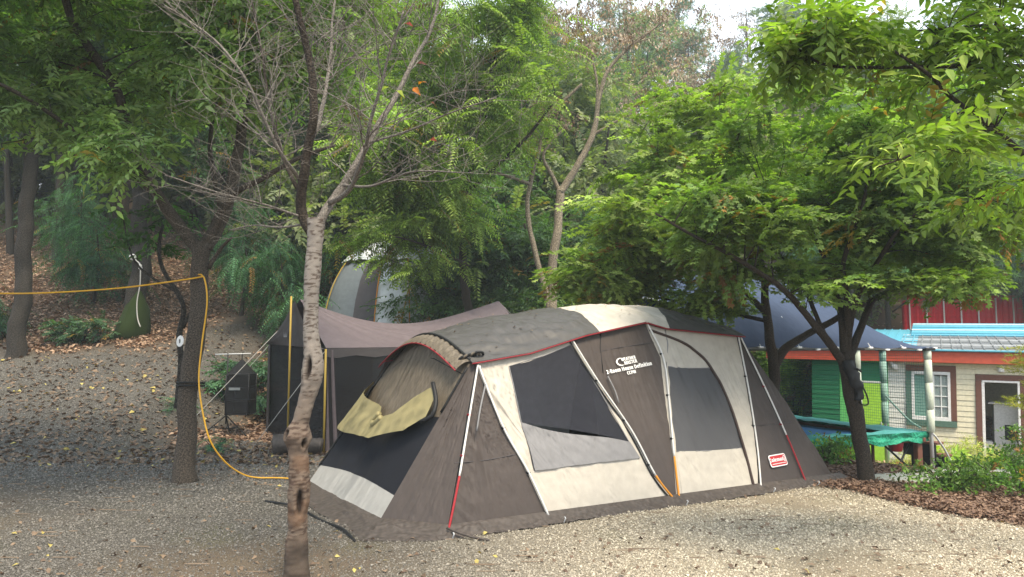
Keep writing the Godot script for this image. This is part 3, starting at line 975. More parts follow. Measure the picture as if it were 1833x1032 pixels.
	# inside: groundsheet, sleeping room, a hanging divider
	put("groundsheet", sheet(P2([0.2, 0.15, 5.0, 0.15, 5.0, 3.05, 0.2, 3.05]), func(s, w): return T(s, w, 0.03), 0.6), M.grey_cloth, tent)
	put("inner_tent", sheet(P2([2.3, 0.03, 2.9, 0.0, 2.9, 1.9, 2.3, 1.7]), func(w, h): return T(2.75 + 0.05 * sin(h * 3.0), w - 1.5, h), 0.15), M.grey_cloth, tent)
	put("inner_tent", sheet(P2([0.5, 0.03, 2.75, 0.03, 2.75, 1.75, 0.5, 1.45]), func(s, h): return T(s, 2.0 - 0.2 * h + 0.05 * sin(s * 7.0 + h * 2.0), h), 0.08), M.white_cloth, tent)
	# printed name on the brown panel
	var o := wall(2.56, 0.76)
	var tx := (wall(2.9, 0.75) - wall(2.25, 0.75)).normalized()
	var tn := -(tx.cross((wall(2.56, 0.9) - wall(2.56, 0.6)))).normalized()
	if tn.dot(-TV) < 0.0:
		tn = -tn
	var tb := Basis(tx, tn.cross(tx).normalized(), tn)
	o += tn * 0.016
	lettering("WEATHER", 0.052, M.print_white, tent, o + tb * Vector3(0.03, 0.108, 0), tb)
	lettering("MASTER", 0.056, M.print_white, tent, o + tb * Vector3(0.045, 0.062, 0), tb)
	lettering("2-Room House Definition", 0.062, M.print_white, tent, o + tb * Vector3(0.0, 0.0, 0), tb)
	lettering("CCPM", 0.052, M.print_white, tent, o + tb * Vector3(0.0, -0.056, 0), tb)
	var sw := st0()
	for k in 24:   # the swoosh before the name
		var r0 := 0.3 + k / 24.0 * 4.6
		var r1 := 0.3 + (k + 1) / 24.0 * 4.6
		var th0 := 0.022 * sin((k) / 24.0 * PI)
		var th1 := 0.022 * sin((k + 1) / 24.0 * PI)
		var cc := Vector3(-0.105, 0.085, 0.002)
		var f := func(r, g): return o + tb * (cc + Vector3(cos(r + 0.6) * (0.075 - g), sin(r + 0.6) * (0.046 - g * 0.8), 0))
		quad(sw, f.call(r0, 0.0), f.call(r1, 0.0), f.call(r1, th1), f.call(r0, th0), tn)
	put("emblem", sw.commit(), M.print_white, tent)
	# red badge
	var bo := wall(4.52, 0.17)
	var bx := (wall(4.70, 0.176) - wall(4.33, 0.166)).normalized()
	var bn := -(bx.cross(wall(4.55, 0.3) - wall(4.55, 0.05))).normalized()
	if bn.dot(-TV) < 0.0:
		bn = -bn
	var bb := Basis(bx, bn.cross(bx).normalized(), bn)
	bo += bn * 0.02
	var plate := put("badge", plate_mesh(0.31, 0.145, 0.03, 0.006), M.print_white, tent)
	plate.transform = Transform3D(bb, bo)
	var inner := put("badge_field", plate_mesh(0.285, 0.12, 0.022, 0.006), M.badge_red, plate)
	inner.position = Vector3(0, 0, 0.003)
	put("badge_line", boxm(Vector3(-0.0, -0.038, 0.0075), Vector3(0.25, 0.007, 0.003), 0.001), M.print_white, plate)
	lettering("Coleman", 0.062, M.print_white, plate, Vector3(-0.028, 0.010, 0.008), Basis())
	var lamp := st0()
	for k in 18:
		var a := TAU * k / 18.0
		var b := TAU * (k + 1) / 18.0
		quad(lamp, Vector3(cos(a) * 0.024, sin(a) * 0.036, 0), Vector3(cos(b) * 0.024, sin(b) * 0.036, 0), Vector3(cos(b) * 0.017, sin(b) * 0.027, 0), Vector3(cos(a) * 0.017, sin(a) * 0.027, 0), Vector3(0, 0, 1))
	box(lamp, Vector3(0, -0.004, 0.0), Vector3(0.006, 0.035, 0.003))
	put("emblem", lamp.commit(), M.print_white, plate).position = Vector3(0.115, 0.012, 0.0085)

func plate_mesh(w: float, h: float, r: float, d: float) -> ArrayMesh:
	var st := st0()
	var p := []
	for c in [[1, 1, 0.0], [-1, 1, PI / 2], [-1, -1, PI], [1, -1, PI * 1.5]]:
		for k in 6:
			var a: float = c[2] + k / 5.0 * PI / 2
			p.append(Vector3(c[0] * (w / 2 - r) + cos(a) * r, c[1] * (h / 2 - r) + sin(a) * r, 0))
	for k in p.size():
		var a: Vector3 = p[k]
		var b: Vector3 = p[(k + 1) % p.size()]
		tri(st, Vector3(0, 0, d / 2), a + Vector3(0, 0, d / 2), b + Vector3(0, 0, d / 2), Vector3(0, 0, 1))
		tri(st, Vector3(0, 0, -d / 2), a - Vector3(0, 0, d / 2), b - Vector3(0, 0, d / 2), Vector3(0, 0, -1))
		quad(st, a - Vector3(0, 0, d / 2), b - Vector3(0, 0, d / 2), b + Vector3(0, 0, d / 2), a + Vector3(0, 0, d / 2), (a + b).normalized())
	return st.commit()

# ---------------------------------------------------------------- structures behind
func red_wall() -> void:
	var t := thing("corrugated_wall", "bright red corrugated sheet wall behind the blue roof", "wall", V(14.6, 1.2, -28.0))
	t.rotation.y = -0.12
	var sh := st0()
	for k in 4:
		sh = st0()
		var n := 26
		for i in n:
			var x0 := i * 0.05
			var z0 := 0.03 * sin(i * PI / 2.0)
			var z1 := 0.03 * sin((i + 1) * PI / 2.0)
			quad(sh, V(x0, 0, z0), V(x0 + 0.05, 0, z1), V(x0 + 0.05, 2.55, z1), V(x0, 2.55, z0), V(-(z1 - z0), 0, 0.05).normalized())
		var o := put("sheet", sh.commit(), M.red_sheet, t)
		o.position = V(k * 1.28, 0, 0.0)
	for k in 9:
		put("batten", boxm(V(0.2 + k * 0.6, 1.25, 0.06), V(0.05, 2.4, 0.03), 0.005), M.white_paint, t)
	put("frame", boxm(V(2.6, 1.2, -0.12), V(5.2, 2.7, 0.08), 0.01), M.red_sheet, t)

func slats(parent: Node, x0: float, x1: float, y0: float, y1: float, z: float, m: Material) -> void:
	var y := y0
	while y < y1 - 0.02:
		var h := minf(0.125, y1 - y)
		put("board", boxm(V((x0 + x1) / 2, y + h / 2, z + rr(0.0, 0.006)), V(x1 - x0, h - 0.004, 0.02), 0.005, Basis(V(1, 0, 0), -0.075)), m, parent)
		y += 0.125

func house() -> void:
	rng.seed = 71
	var hs := thing("house", "low cream clapboard house with red fascia, white window and open dark doorway behind the trampoline", "house", V(8.0, -1.05, -19.5))
	hs.rotation = V(0, -0.511, deg_to_rad(-1.4))
	var wall_ := put("wall", boxm(V(3.9, 1.26, -0.1), V(7.8, 2.52, 0.04), 0.004), M.clapboard, hs)
	wall_.mesh = wall_shell()
	# boards between the openings
	slats(wall_, -0.3, 0.36, 0.0, 2.5, 0.02, M.panel_dark_green)
	slats(wall_, 1.47, 1.86, 0.0, 2.5, 0.02, M.clap_white)
	slats(wall_, 1.86, 2.92, 0.0, 0.98, 0.02, M.clapboard)
	slats(wall_, 2.92, 3.31, 0.0, 2.5, 0.02, M.clapboard)
	slats(wall_, 1.86, 2.92, 2.44, 2.5, 0.02, M.clapboard)
	slats(wall_, 3.31, 4.30, 2.26, 2.5, 0.02, M.clapboard)
	slats(wall_, 4.30, 8.2, 0.0, 2.5, 0.02, M.clapboard)
	# green bay with a lime door
	put("green_panel", boxm(V(0.915, 1.25, 0.03), V(1.10, 2.5, 0.03), 0.004), M.panel_green, hs)
	put("green_panel", boxm(V(0.98, 2.22, 0.052), V(0.95, 0.5, 0.015), 0.003), M.panel_dark_green, hs)
	var dr := put("lime_door", boxm(V(1.02, 0.98, 0.062), V(0.72, 1.94, 0.03), 0.004), M.door_lime, hs)
	for e in [[V(0.64, 0.98, 0.07), V(0.04, 1.98, 0.03)], [V(1.40, 0.98, 0.07), V(0.05, 1.98, 0.03)], [V(1.02, 1.98, 0.07), V(0.80, 0.05, 0.03)]]:
		put("door_frame", boxm(e[0], e[1]), M.frame_green if e[0].x > 1.3 else M.clap_white, dr)
	put("handle", boxm(V(1.31, 0.95, 0.10), V(0.03, 0.12, 0.04)), M.steel, dr)
	# window
	var wd := put("window", boxm(V(2.39, 2.36, 0.045), V(1.06, 0.14, 0.05)), M.frame_brown, hs)
	put("frame", boxm(V(1.92, 1.71, 0.045), V(0.12, 1.16, 0.05)), M.frame_green, wd)
	put("frame", boxm(V(2.86, 1.71, 0.045), V(0.12, 1.16, 0.05)), M.frame_brown, wd)
	put("sill", boxm(V(2.39, 1.05, 0.055), V(1.06, 0.14, 0.07)), M.frame_green, wd)
	for e in [[V(2.01, 1.70, 0.05), V(0.06, 1.16, 0.05)], [V(2.77, 1.70, 0.05), V(0.06, 1.16, 0.05)], [V(2.39, 2.25, 0.05), V(0.70, 0.07, 0.05)], [V(2.39, 1.165, 0.05), V(0.70, 0.09, 0.05)], [V(2.44, 1.70, 0.048), V(0.05, 1.02, 0.04)]]:
		put("sash", boxm(e[0], e[1]), M.white_paint, wd)
	put("curtain", boxm(V(2.23, 1.71, 0.012), V(0.38, 1.0, 0.01), 0.002), M.curtain, wd)
	for k in 4:
		for j in 2:
			put("pane", boxm(V(2.53 + j * 0.15, 1.335 + k * 0.245, 0.03), V(0.135, 0.225, 0.006), 0.001), M.glass, wd)
	for k in 3:
		put("muntin", boxm(V(2.605, 1.457 + k * 0.245, 0.042), V(0.28, 0.022, 0.03), 0.003), M.white_paint, wd)
	put("muntin", boxm(V(2.605, 1.70, 0.040), V(0.022, 1.0, 0.03), 0.003), M.white_paint, wd)
	put("net_curtain", boxm(V(2.6, 1.7, -0.06), V(0.32, 1.0, 0.01), 0.002), M.grey_cloth, wd)
	# doorway
	var df := put("doorway", boxm(V(3.805, 2.19, 0.045), V(0.99, 0.13, 0.05)), M.frame_brown, hs)
	put("frame", boxm(V(3.37, 1.06, 0.045), V(0.12, 2.12, 0.05)), M.frame_brown, df)
	put("frame", boxm(V(4.24, 1.06, 0.045), V(0.12, 2.12, 0.05)), M.frame_brown, df)
	put("jamb", boxm(V(3.46, 1.04, 0.02), V(0.06, 2.08, 0.10)), M.white_paint, df)
	put("jamb", boxm(V(4.155, 1.04, 0.02), V(0.045, 2.08, 0.10)), M.white_paint, df)
	put("jamb", boxm(V(3.81, 2.10, 0.02), V(0.74, 0.045, 0.10)), M.white_paint, df)
	# inside the doorway stands a cabinet
	var cb := thing("cabinet", "white cabinet standing in the dark doorway of the cream house", "cabinet", hs.transform * V(4.0, 0.05, -0.75))
	cb.rotation = hs.rotation
	put("body", boxm(V(0, 0.75, 0), V(0.62, 1.5, 0.5), 0.01), M.white_paint, cb)
	put("worktop", boxm(V(-0.03, 1.52, 0.02), V(0.80, 0.04, 0.56), 0.008), M.white_paint, cb)
	put("drawer", boxm(V(-0.45, 0.5, 0.05), V(0.22, 0.22, 0.45), 0.01), M.white_paint, cb)
	put("shelf_recess", boxm(V(0.1, 0.85, 0.252), V(0.4, 0.35, 0.006), 0.001), M.dark_inside, cb)
	# eaves, gutter and roof
	put("fascia", boxm(V(3.4, 2.64, 0.22), V(9.6, 0.27, 0.04), 0.006), M.fascia, hs)
	put("soffit", boxm(V(3.4, 2.525, 0.10), V(9.6, 0.03, 0.26)), M.clapboard, hs)
	put("gutter", boxm(V(3.4, 2.80, 0.25), V(9.6, 0.05, 0.09), 0.015), M.roof_blue, hs)
	var tilt := Basis(V(1, 0, 0), 0.105)
	for k in 11:
		var rf := put("roof_sheet", boxm(V(-0.95 + k * 0.87, 3.12, -2.75), V(0.865, 0.03, 6.1), 0.006, tilt), M.roof_grey if k > 3 else M.roof_blue, hs)
		for j in 4:
			put("rib", boxm(V(-0.95 + k * 0.87 - 0.33 + j * 0.22, 3.145, -2.75), V(0.035, 0.03, 6.1), 0.01, tilt), M.roof_grey if k > 3 else M.roof_blue, rf)
	for k in 6:
		put("roof_batten", boxm(V(4.6, 2.87 + k * 0.075, -0.15 - k * 0.72), V(5.8, 0.035, 0.05), 0.006), M.steel if k % 2 else M.roof_grey, hs)
	put("upper_roof", boxm(V(4.2, 3.44, -4.8), V(4.6, 0.05, 2.6), 0.01, Basis(V(1, 0, 0), 0.16)), M.roof_blue, hs)
	for k in 4:
		put("roof_rail", boxm(V(4.2, 3.31 + k * 0.105, -3.75 - k * 0.65), V(4.6, 0.03, 0.05), 0.008), M.white_paint if k % 2 else M.roof_blue, hs)
	var lm := thing("wall_lamp", "white bulkhead lamp under the red fascia beside the green bay", "lamp", hs.transform * V(1.62, 2.38, 0.10))
	var ls := SphereMesh.new()
	ls.radius = 0.075
	ls.height = 0.2
	var lb := put("globe", ls, M.white_paint, lm)
	lb.rotation_degrees = V(0, 0, 30)
	put("bracket", boxm(V(-0.06, 0.08, -0.02), V(0.08, 0.08, 0.06), 0.01), M.white_paint, lm)
	var l2 := thing("door_lamp", "small cream square lamp above the open doorway", "lamp", hs.transform * V(3.82, 2.38, 0.08))
	put("housing", boxm(V(0, 0, 0), V(0.12, 0.12, 0.10), 0.02), M.white_paint, l2)
	put("cap", boxm(V(0, 0.075, 0), V(0.14, 0.02, 0.12), 0.006), M.clapboard, l2)

func wall_shell() -> ArrayMesh:
	var st := st0()
	for e in [[-0.3, 0.36, 0.0, 2.5], [0.36, 1.47, 0.0, 2.5], [1.47, 1.86, 0.0, 2.5], [1.86, 2.92, 0.0, 1.0], [1.86, 2.92, 2.40, 2.5], [2.92, 3.31, 0.0, 2.5], [3.31, 4.30, 2.22, 2.5], [4.30, 8.2, 0.0, 2.5]]:
		box(st, V((e[0] + e[1]) / 2, (e[2] + e[3]) / 2, -0.06), V(e[1] - e[0], e[3] - e[2], 0.12))
	box(st, V(3.95, 1.25, -5.9), V(8.5, 2.6, 0.1))
	box(st, V(-0.25, 1.25, -3.0), V(0.1, 2.5, 5.7))
	box(st, V(8.15, 1.25, -3.0), V(0.1, 2.5, 5.7))
	box(st, V(3.95, -0.02, -3.0), V(8.4, 0.1, 5.7))
	return st.commit()

func white_tent() -> void:
	var at := gp(-2.95, -20.0, -0.05)
	var t := thing("dome_tent", "white and slate dome tent with orange poles behind the brown screen tent", "tent", at)
	var top := 4.43 - at.y
	var shell := func(a, b):   # a round, b up
		var r := pow(maxf(cos(b * PI / 2), 0.0), 0.62)
		var n := 0.02 * sin(a * 24.0) + noi.get_noise_2d(a * 50, b * 60) * 0.05
		return V(cos(a) * 2.2 * r, sin(pow(maxf(b, 0.0), 0.9) * PI / 2) * top + n, sin(a) * 1.9 * r)
	var k := 0
	for e in [[0.35, 1.1, "white_cloth"], [1.1, 1.75, "white_cloth"], [1.75, 2.05, "bark_dark"], [2.05, 2.6, "slate_cloth"], [2.6, 3.3, "slate_cloth"], [3.3, 4.2, "slate_cloth"], [4.2, 5.3, "white_cloth"], [5.3, 6.633, "white_cloth"]]:
		var m: Material = M[e[2]] if e[2] != "bark_dark" else M.tarp_dark
		if k == 0:
			m = M.tarp_dark
		put("panel", sheet(P2([e[0], 0, e[1], 0, e[1], 0.62, e[0], 0.62]), shell, 0.12, -1.0), m, t)
		k += 1
	put("top_cover", sheet(P2([0.35, 0.62, 6.633, 0.62, 6.633, 0.999, 0.35, 0.999]), func(a, b): return shell.call(a, b) * 1.03, 0.1, -1.0), M.white_cloth, t)
	for a in [0.9, 1.35, 1.75, 2.6, 3.3, 4.6, 5.6]:
		var q := []
		for j in 14:
			q.append(shell.call(a, j / 14.0) * 1.02)
		put("pole", rope(q, 0.016, 6, 9.0), M.pole_orange if a != 2.6 else M.pole_yellow, t)
	put("ridge_strap", rope([shell.call(0.5, 0.85) * 1.05, shell.call(0.9, 0.93) * 1.05, shell.call(1.6, 0.97) * 1.05], 0.03, 6, 0.1), M.black, t)
	put("pole", rope([shell.call(1.35, 0.42) * 1.03, shell.call(1.55, 0.0) * 1.25], 0.018, 6, 9.0), M.pole_yellow, t)
	put("pole", rope([shell.call(1.35, 0.42) * 1.03, shell.call(1.0, 0.0) * 1.25], 0.018, 6, 9.0), M.pole_yellow, t)

func tarp_tent() -> void:
	var a := V(-3.05, 0, -12.4)     # near right foot
	var t := thing("screen_tent", "mauve-brown ridge tarp tent with black screen walls and yellow poles, behind the birch-like trunk", "tent", a)
	var X := V(-0.547, 0, -0.837)   # across the front, to the left back
	var Y := V(0.837, 0, -0.547)    # along the ridge
	var w := 3.35
	var pk := X * (w * 0.44) + UP * 2.60
	var pr := V(2.75, 2.76, -4.1)
	var er := UP * 1.68
	var el := X * w + UP * 1.80
	var er2 := Y * 4.3 + UP * 1.75
	var el2 := X * w + Y * 4.4 + UP * 1.85
	var slope := func(c0, p0, c1, p1): return func(u, v):
		var ridge: Vector3 = (p0 as Vector3).lerp(p1, u) - UP * 0.55 * sin(PI * u) * (1.0 - 0.3 * u)
		var eave: Vector3 = (c0 as Vector3).lerp(c1, u) - UP * 0.05 * sin(PI * u)
		var rad := Vector2(u, v - 1.0)
		var ang := atan2(v - 1.02, u + 0.02)
		var f := sin(ang * 26.0) * 0.030 * exp(-rad.length() * 2.6) + wave(u * 70.0 + v * 30.0, v * 50.0, 0.015)
		return eave.lerp(ridge, v) + UP * (f * smoothstep(0, 0.1, v) * smoothstep(1.0, 0.9, v) - 0.10 * sin(PI * v) * sin(PI * u))
	put("tarp", sheet(P2([0, 0, 1, 0, 1, 1, 0, 1]), slope.call(er, pk, er2, pr), 0.025), M.tarp_cloth, t)
	put("tarp", sheet(P2([0, 0, 1, 0, 1, 1, 0, 1]), slope.call(el, pk, el2, pr), 0.05, -1.0), M.tarp_cloth, t)
	# front gable: dark cloth over a screen
	var gable := func(u, v):
		var e := er.lerp(el, u)
		var top: Vector3 = (er.lerp(pk, u / 0.44) if u < 0.44 else pk.lerp(el, (u - 0.44) / 0.56)) - UP * 0.10 * sin(PI * fmod(u / 0.5, 1.0))
		return e.lerp(top, v) - Y * (0.10 + noi.get_noise_2d(u * 50, v * 50) * 0.04) * v
	put("gable", sheet(P2([0, 0, 1, 0, 1, 1, 0, 1]), gable, 0.04), M.tarp_dark, t)
	put("front_screen", sheet(P2([0, 0, 1, 0, 1, 1, 0, 1]), func(u, v): return er.lerp(el, u) * V(1, v, 1) + UP * 0.02 + Y * 0.05 * noi.get_noise_2d(u * 60, v * 20), 0.06), M.tarp_mesh, t)
	put("side_screen", sheet(P2([0, 0, 1, 0, 1, 1, 0, 1]), func(u, v): return (er.lerp(er2, u)) * V(1, v, 1) + UP * 0.02, 0.06), M.tarp_mesh, t)
	put("back_screen", sheet(P2([0, 0, 1, 0, 1, 1, 0, 1]), func(u, v): return (el.lerp(el2, u)) * V(1, v, 1), 0.06), M.tarp_mesh, t)
	var corner := func(u, v): return Y * (0.02 + 0.14 * u + 0.06 * u * (1.0 - v)) + UP * (0.03 + 1.64 * v) - X * 0.02 * sin(u * 9.0 + v * 3.0)
	put("corner_curtain", sheet(P2([0, 0, 1, 0, 1, 1, 0, 1]), corner, 0.08), M.tarp_cloth, t)
	put("corner_curtain", sheet(P2([0, 0, 1, 0, 1, 1, 0, 1]), func(u, v): return X * (w - 0.12 * u) + UP * (0.03 + 1.74 * v) - Y * (0.02 + 0.02 * sin(u * 9.0)), 0.08), M.tarp_dark, t)
	put("valance", sheet(P2([0, 0, 1, 0, 1, 1, 0, 1]), func(u, v): return er.lerp(er2, u) - UP * (0.13 * v + 0.02 * sin(u * 40.0) * v) + Y.cross(UP) * 0.01, 0.04), M.tarp_dark, t)
	for e in [[-X * 0.05 - Y * 0.03, er - Y * 0.03 - X * 0.05], [X * (w * 0.44) - Y * 0.16, pk - Y * 0.16 + UP * 0.04]]:
		put("pole", rod(e[0], e[1], 0.018), M.pole_yellow, t)
	for e in [[X * w, el], [Y * 4.3, er2], [Y * 4.5 + X * (w * 0.5) , pr]]:
		put("pole", rod(e[0], e[1], 0.016), M.black, t)
	for e in [[er, V(-1.0, 0.0, 0.9)], [pr, pr + V(0.75, -0.75, -0.3)], [pr, pr + V(0.5, -1.6, 0.6)], [el, el + X * 1.2 - Y * 0.8 - UP * 1.3]]:
		put("guy_line", rod(e[0], e[1], 0.005, 5), M.cable_grey, t)
	# white crown mark, printed on the gable and again on the screen
	for e in [[0.60, 0.33, 0.2], [0.28, 0.10, 0.16]]:
		var o: Vector3 = gable.call(e[0], e[1]) - Y * 0.05
		if e[0] < 0.5:
			o = er.lerp(el, 0.18) * V(1, 0.60, 1) - Y * 0.09
		var b := Basis(-X, UP, (-X).cross(UP))
		var c := st0()
		var s: float = e[2]
		for k in 5:
			var x := (k - 2) * s * 0.24
			var h := s * (0.42 if k % 2 == 0 else 0.26)
			tri(c, o + b * V(x - s * 0.10, 0, 0), o + b * V(x + s * 0.10, 0, 0), o + b * V(x * 1.12, h, 0), -Y)
		quad(c, o + b * V(-s * 0.55, -s * 0.12, 0), o + b * V(s * 0.55, -s * 0.12, 0), o + b * V(s * 0.55, 0, 0), o + b * V(-s * 0.55, 0, 0), -Y)
		put("emblem", c.commit(), M.print_white if e[0] < 0.5 else M.grey_cloth, t)
	# what can be made out inside
	var bag := thing("rolled_bag", "grey-brown bundle lying at the foot of the screen tent's yellow corner pole", "bag", V(-3.35, 0.0, -12.2))
	var bs := st0()
	bs.set_smooth_group(0)
	var bp := spline([V(-0.45, 0.13, 0.05), V(-0.1, 0.17, 0), V(0.3, 0.12, -0.02)], 0.05)
	tube(bs, bp, radii(bp.size(), 0.16, 0.11), 10, func(r, al, dr, c): return r * (1.0 + noi.get_noise_3dv((c + dr) * 90.0) * 0.7))
	put("bundle", smooth(bs), M.skirt_cloth, bag)
	put("strap", rope([V(-0.1, 0.02, 0.18), V(-0.1, 0.28, 0.12), V(-0.1, 0.34, 0.0), V(-0.1, 0.28, -0.12), V(-0.1, 0.02, -0.18)], 0.012, 6, 0.05), M.black, bag)

func trampoline() -> void:
	rng.seed = 44
	var F := V(-0.91, 0, 0.41)       # along the front edge, to the left
	var D := V(-0.30, 0, -0.954)     # along the right side, away
	var at := V(7.75, 0, -14.15)
	var g := hgt(at.x, at.z)
	at.y = g
	var t := thing("trampoline", "trampoline with teal padded edge, green skirt and foam-wrapped posts under navy shade", "trampoline", at)
	var dk := 0.135 - g
	var P := func(f, d, h): return F * f + D * d + UP * h
	var fl := 4.4
	var dl := 5.6
	# jumping mat and padded rim
	put("jumping_mat", sheet(P2([0.4, 0.4, fl - 0.4, 0.4, fl - 0.4, dl - 0.4, 0.4, dl - 0.4]), func(f, d): return P.call(f, d, dk - 0.06 - 0.16 * sin(PI * f / fl) * sin(PI * d / dl)), 0.4), M.mat_blue, t)
	for e in [[0, 0, fl, 0.5], [0, dl - 0.5, fl, dl], [0, 0.5, 0.5, dl - 0.5], [fl - 0.5, 0.5, fl, dl - 0.5]]:
		put("pad", sheet(P2([e[0], e[1], e[2], e[1], e[2], e[3], e[0], e[3]]), func(f, d): return P.call(f, d, dk + 0.03 + noi.get_noise_2d(f * 60, d * 60) * 0.03 - 0.02 * absf(sin(f * 5.0))), 0.1), M.pad_teal, t)
	var drop := func(a, b, k): return func(u, v):
		var p: Vector3 = (a as Vector3).lerp(b, u)
		var n := noi.get_noise_2d(u * 300.0, k) * 0.05
		return p - UP * v * (0.17 + n + 0.03 * sin(u * 30.0)) + F.cross(UP) * (0.03 * sin(u * 60.0) * v + 0.05 * sin(PI * v) * noi.get_noise_2d(u * 200.0, v * 30.0))
	put("skirt", sheet(P2([0, 0, 1, 0, 1, 1, 0, 1]), drop.call(P.call(0, 0, dk + 0.03), P.call(fl, 0, dk + 0.03), 0.0), 0.02), M.pad_green, t)
	put("skirt", sheet(P2([0, 0, 1, 0, 1, 1, 0, 1]), drop.call(P.call(0, 0, dk + 0.03), P.call(0, dl, dk + 0.03), 8.0), 0.02), M.pad_green, t)
	put("frame", boxm(P.call(fl / 2, 0.12, dk - 0.12), V(fl, 0.08, 0.08), 0.01, Basis(F, UP, F.cross(UP))), M.steel_brown, t)
	put("frame", boxm(P.call(0.12, dl / 2, dk - 0.12), V(dl, 0.08, 0.08), 0.01, Basis(D, UP, D.cross(UP))), M.steel_brown, t)
	# legs
	for e in [[0.2, 0.1], [1.95, 0.1], [0.15, 2.6], [2.1, 2.2], [0.6, 4.6], [3.6, 0.4]]:
		var p: Vector3 = P.call(e[0], e[1], 0)
		var lo: float = hgt(at.x + p.x, at.z + p.z) - g - 0.05
		put("leg", boxm(p + UP * (lo + dk - 0.1) * 0.5, V(0.13, dk - 0.1 - lo, 0.10), 0.008, Basis(F, UP, F.cross(UP))), M.steel_brown, t)
	for e in [[0.2, 0.1, 1.0, 0.3], [0.9, 0.1, 0.25, 0.2], [1.95, 0.1, 2.6, 0.6]]:
		put("brace", rod(P.call(e[0], e[1], 0.12), P.call(e[2], e[3], dk - 0.12), 0.02), M.black, t)
	var slim := P.call(0.95, 0.5, 0) as Vector3
	put("leg", rod(slim - UP * 0.1, slim + UP * (dk - 0.1), 0.03), M.steel_brown, t)
	# posts with foam sleeves
	var top := 1.70 - g
	var posts := [[0.0, -0.05, "foam"], [1.84, -0.05, "foam"], [-0.55, 1.55, "foam_green"], [0.3, 4.2, "foam_green"], [1.6, 5.4, "foam_green"], [0.15, 5.5, "foam_green"]]
	for e in posts:
		var p: Vector3 = P.call(e[0], e[1], 0)
		var lo: float = hgt(at.x + p.x, at.z + p.z) - g - 0.05
		var po := put("post", rod(p + UP * lo, p + UP * (top + 0.02), 0.035, 10), M.steel, t)
		var y := dk + 0.02 - (0.12 if e[0] == 1.84 else 0.0)
		while y < top - 0.15:
			var h := minf(rr(0.38, 0.5), top - 0.03 - y)
			var st := st0()
			st.set_smooth_group(0)
			tube(st, [p + UP * y, p + UP * (y + 0.01), p + UP * (y + h * 0.5), p + UP * (y + h - 0.01), p + UP * (y + h)], [0.055, 0.066, 0.068, 0.066, 0.055], 12)
			put("foam_sleeve", smooth(st), M[e[2]], po)
			y += h + 0.006
		put("cap", boxm(p + UP * (top - 0.01), V(0.26, 0.05, 0.16), 0.01, Basis(F, UP, F.cross(UP))), M.black, po)
	put("brace", rod(P.call(1.4, 4.0, dk), P.call(1.75, 3.6, top), 0.03), M.foam_green, t)
	put("top_rail", rod(P.call(-0.1, 0, top), P.call(fl, 0, top), 0.022), M.steel, t)
	put("top_rail", rod(P.call(0, 0, top), P.call(0, dl, top), 0.022), M.steel, t)
	# netting: real strands
	var net := st0()
	for side in [[P.call(0, 0, 0), P.call(0, dl, 0)], [P.call(0, dl, 0), P.call(fl, dl, 0)]]:
		var a: Vector3 = side[0]
		var b: Vector3 = side[1]
		var dir := (b - a).normalized()
		var n := dir.cross(UP)
		var m := int(a.distance_to(b) / 0.055)
		for k in m + 1:
			var p := a + dir * (k * 0.055)
			quad(net, p + UP * dk - dir * 0.003, p + UP * dk + dir * 0.003, p + UP * top + dir * 0.003, p + UP * top - dir * 0.003, n)
		var y := dk
		while y < top:
			quad(net, a + UP * y, b + UP * y, b + UP * (y + 0.006), a + UP * (y + 0.006), n)
			y += 0.055
	put("netting", net.commit(), M.net_green, t, "stuff")
	# steps and handrail
	for k in 3:
		put("step", boxm(P.call(-0.35 - 0.22 * k, 0.45, dk - 0.22 - 0.24 * k), V(0.26, 0.05, 0.7), 0.008, Basis(F, UP, F.cross(UP))), M.steel_brown, t)
		put("riser", boxm(P.call(-0.25 - 0.22 * k, 0.45, dk - 0.36 - 0.24 * k), V(0.03, 0.26, 0.7), 0.006, Basis(F, UP, F.cross(UP))), M.black, t)
	for d in [0.05, 0.8]:
		put("handrail", rope([P.call(-0.12, d, dk + 0.02), P.call(-0.45, d, dk - 0.3), P.call(-0.95, d, -0.12)], 0.018, 8, 0.3), M.steel, t)
	put("handrail", rope([P.call(-0.30, 1.2, dk + 0.62), P.call(-0.12, 1.1, dk + 0.62), P.call(-0.02, 0.5, dk + 0.22), P.call(-0.02, 0.2, dk + 0.08)], 0.018, 8, 0.1), M.foam_green, t)
	# the shade roof: navy cloth hung over a ridge, its own thing
	var s := thing("shade_canopy", "dark navy shade cloth stretched as a humped roof over the trampoline", "canopy", at)
	var canopy := func(u, v):   # u along the front, v front to back
		var f := lerpf(-0.15, 4.9, u)
		var d := lerpf(-0.1, dl, v)
		var rise := 1.42 * pow(maxf(sin(PI * clampf(v, 0, 1)), 0.0), 0.7) * (smoothstep(-0.05, 0.42, u)) * (1.0 - 0.35 * smoothstep(0.75, 1.05, u))
		var sc: float = absf(sin(u * 22.0)) * 0.03 * (1.0 - v) + wave(u * 90.0, v * 30.0, 0.03)
		return P.call(f, d, top + 0.03 + rise + sc * sin(PI * clampf(v, 0, 1)) - 0.035 * absf(sin(u * PI * 6.0)) * smoothstep(0.1, 0.0, v))
	put("cloth", sheet(P2([0, 0, 1, 0, 1, 1, 0, 1]), canopy, 0.035), M.navy_net, s)
	for k in 7:
		var q := []
		for j in 14:
			q.append(canopy.call(k / 6.0, j / 13.0) - UP * 0.02)
		put("bow", rope(q, 0.018, 6, 9.0), M.steel, s)
	for k in 13:
		var u := k / 12.0
		put("tie", boxm(canopy.call(u, 0.0) - UP * 0.02, V(0.10, 0.03, 0.05), 0.008, Basis(F, UP, F.cross(UP))), M.print_white, s)
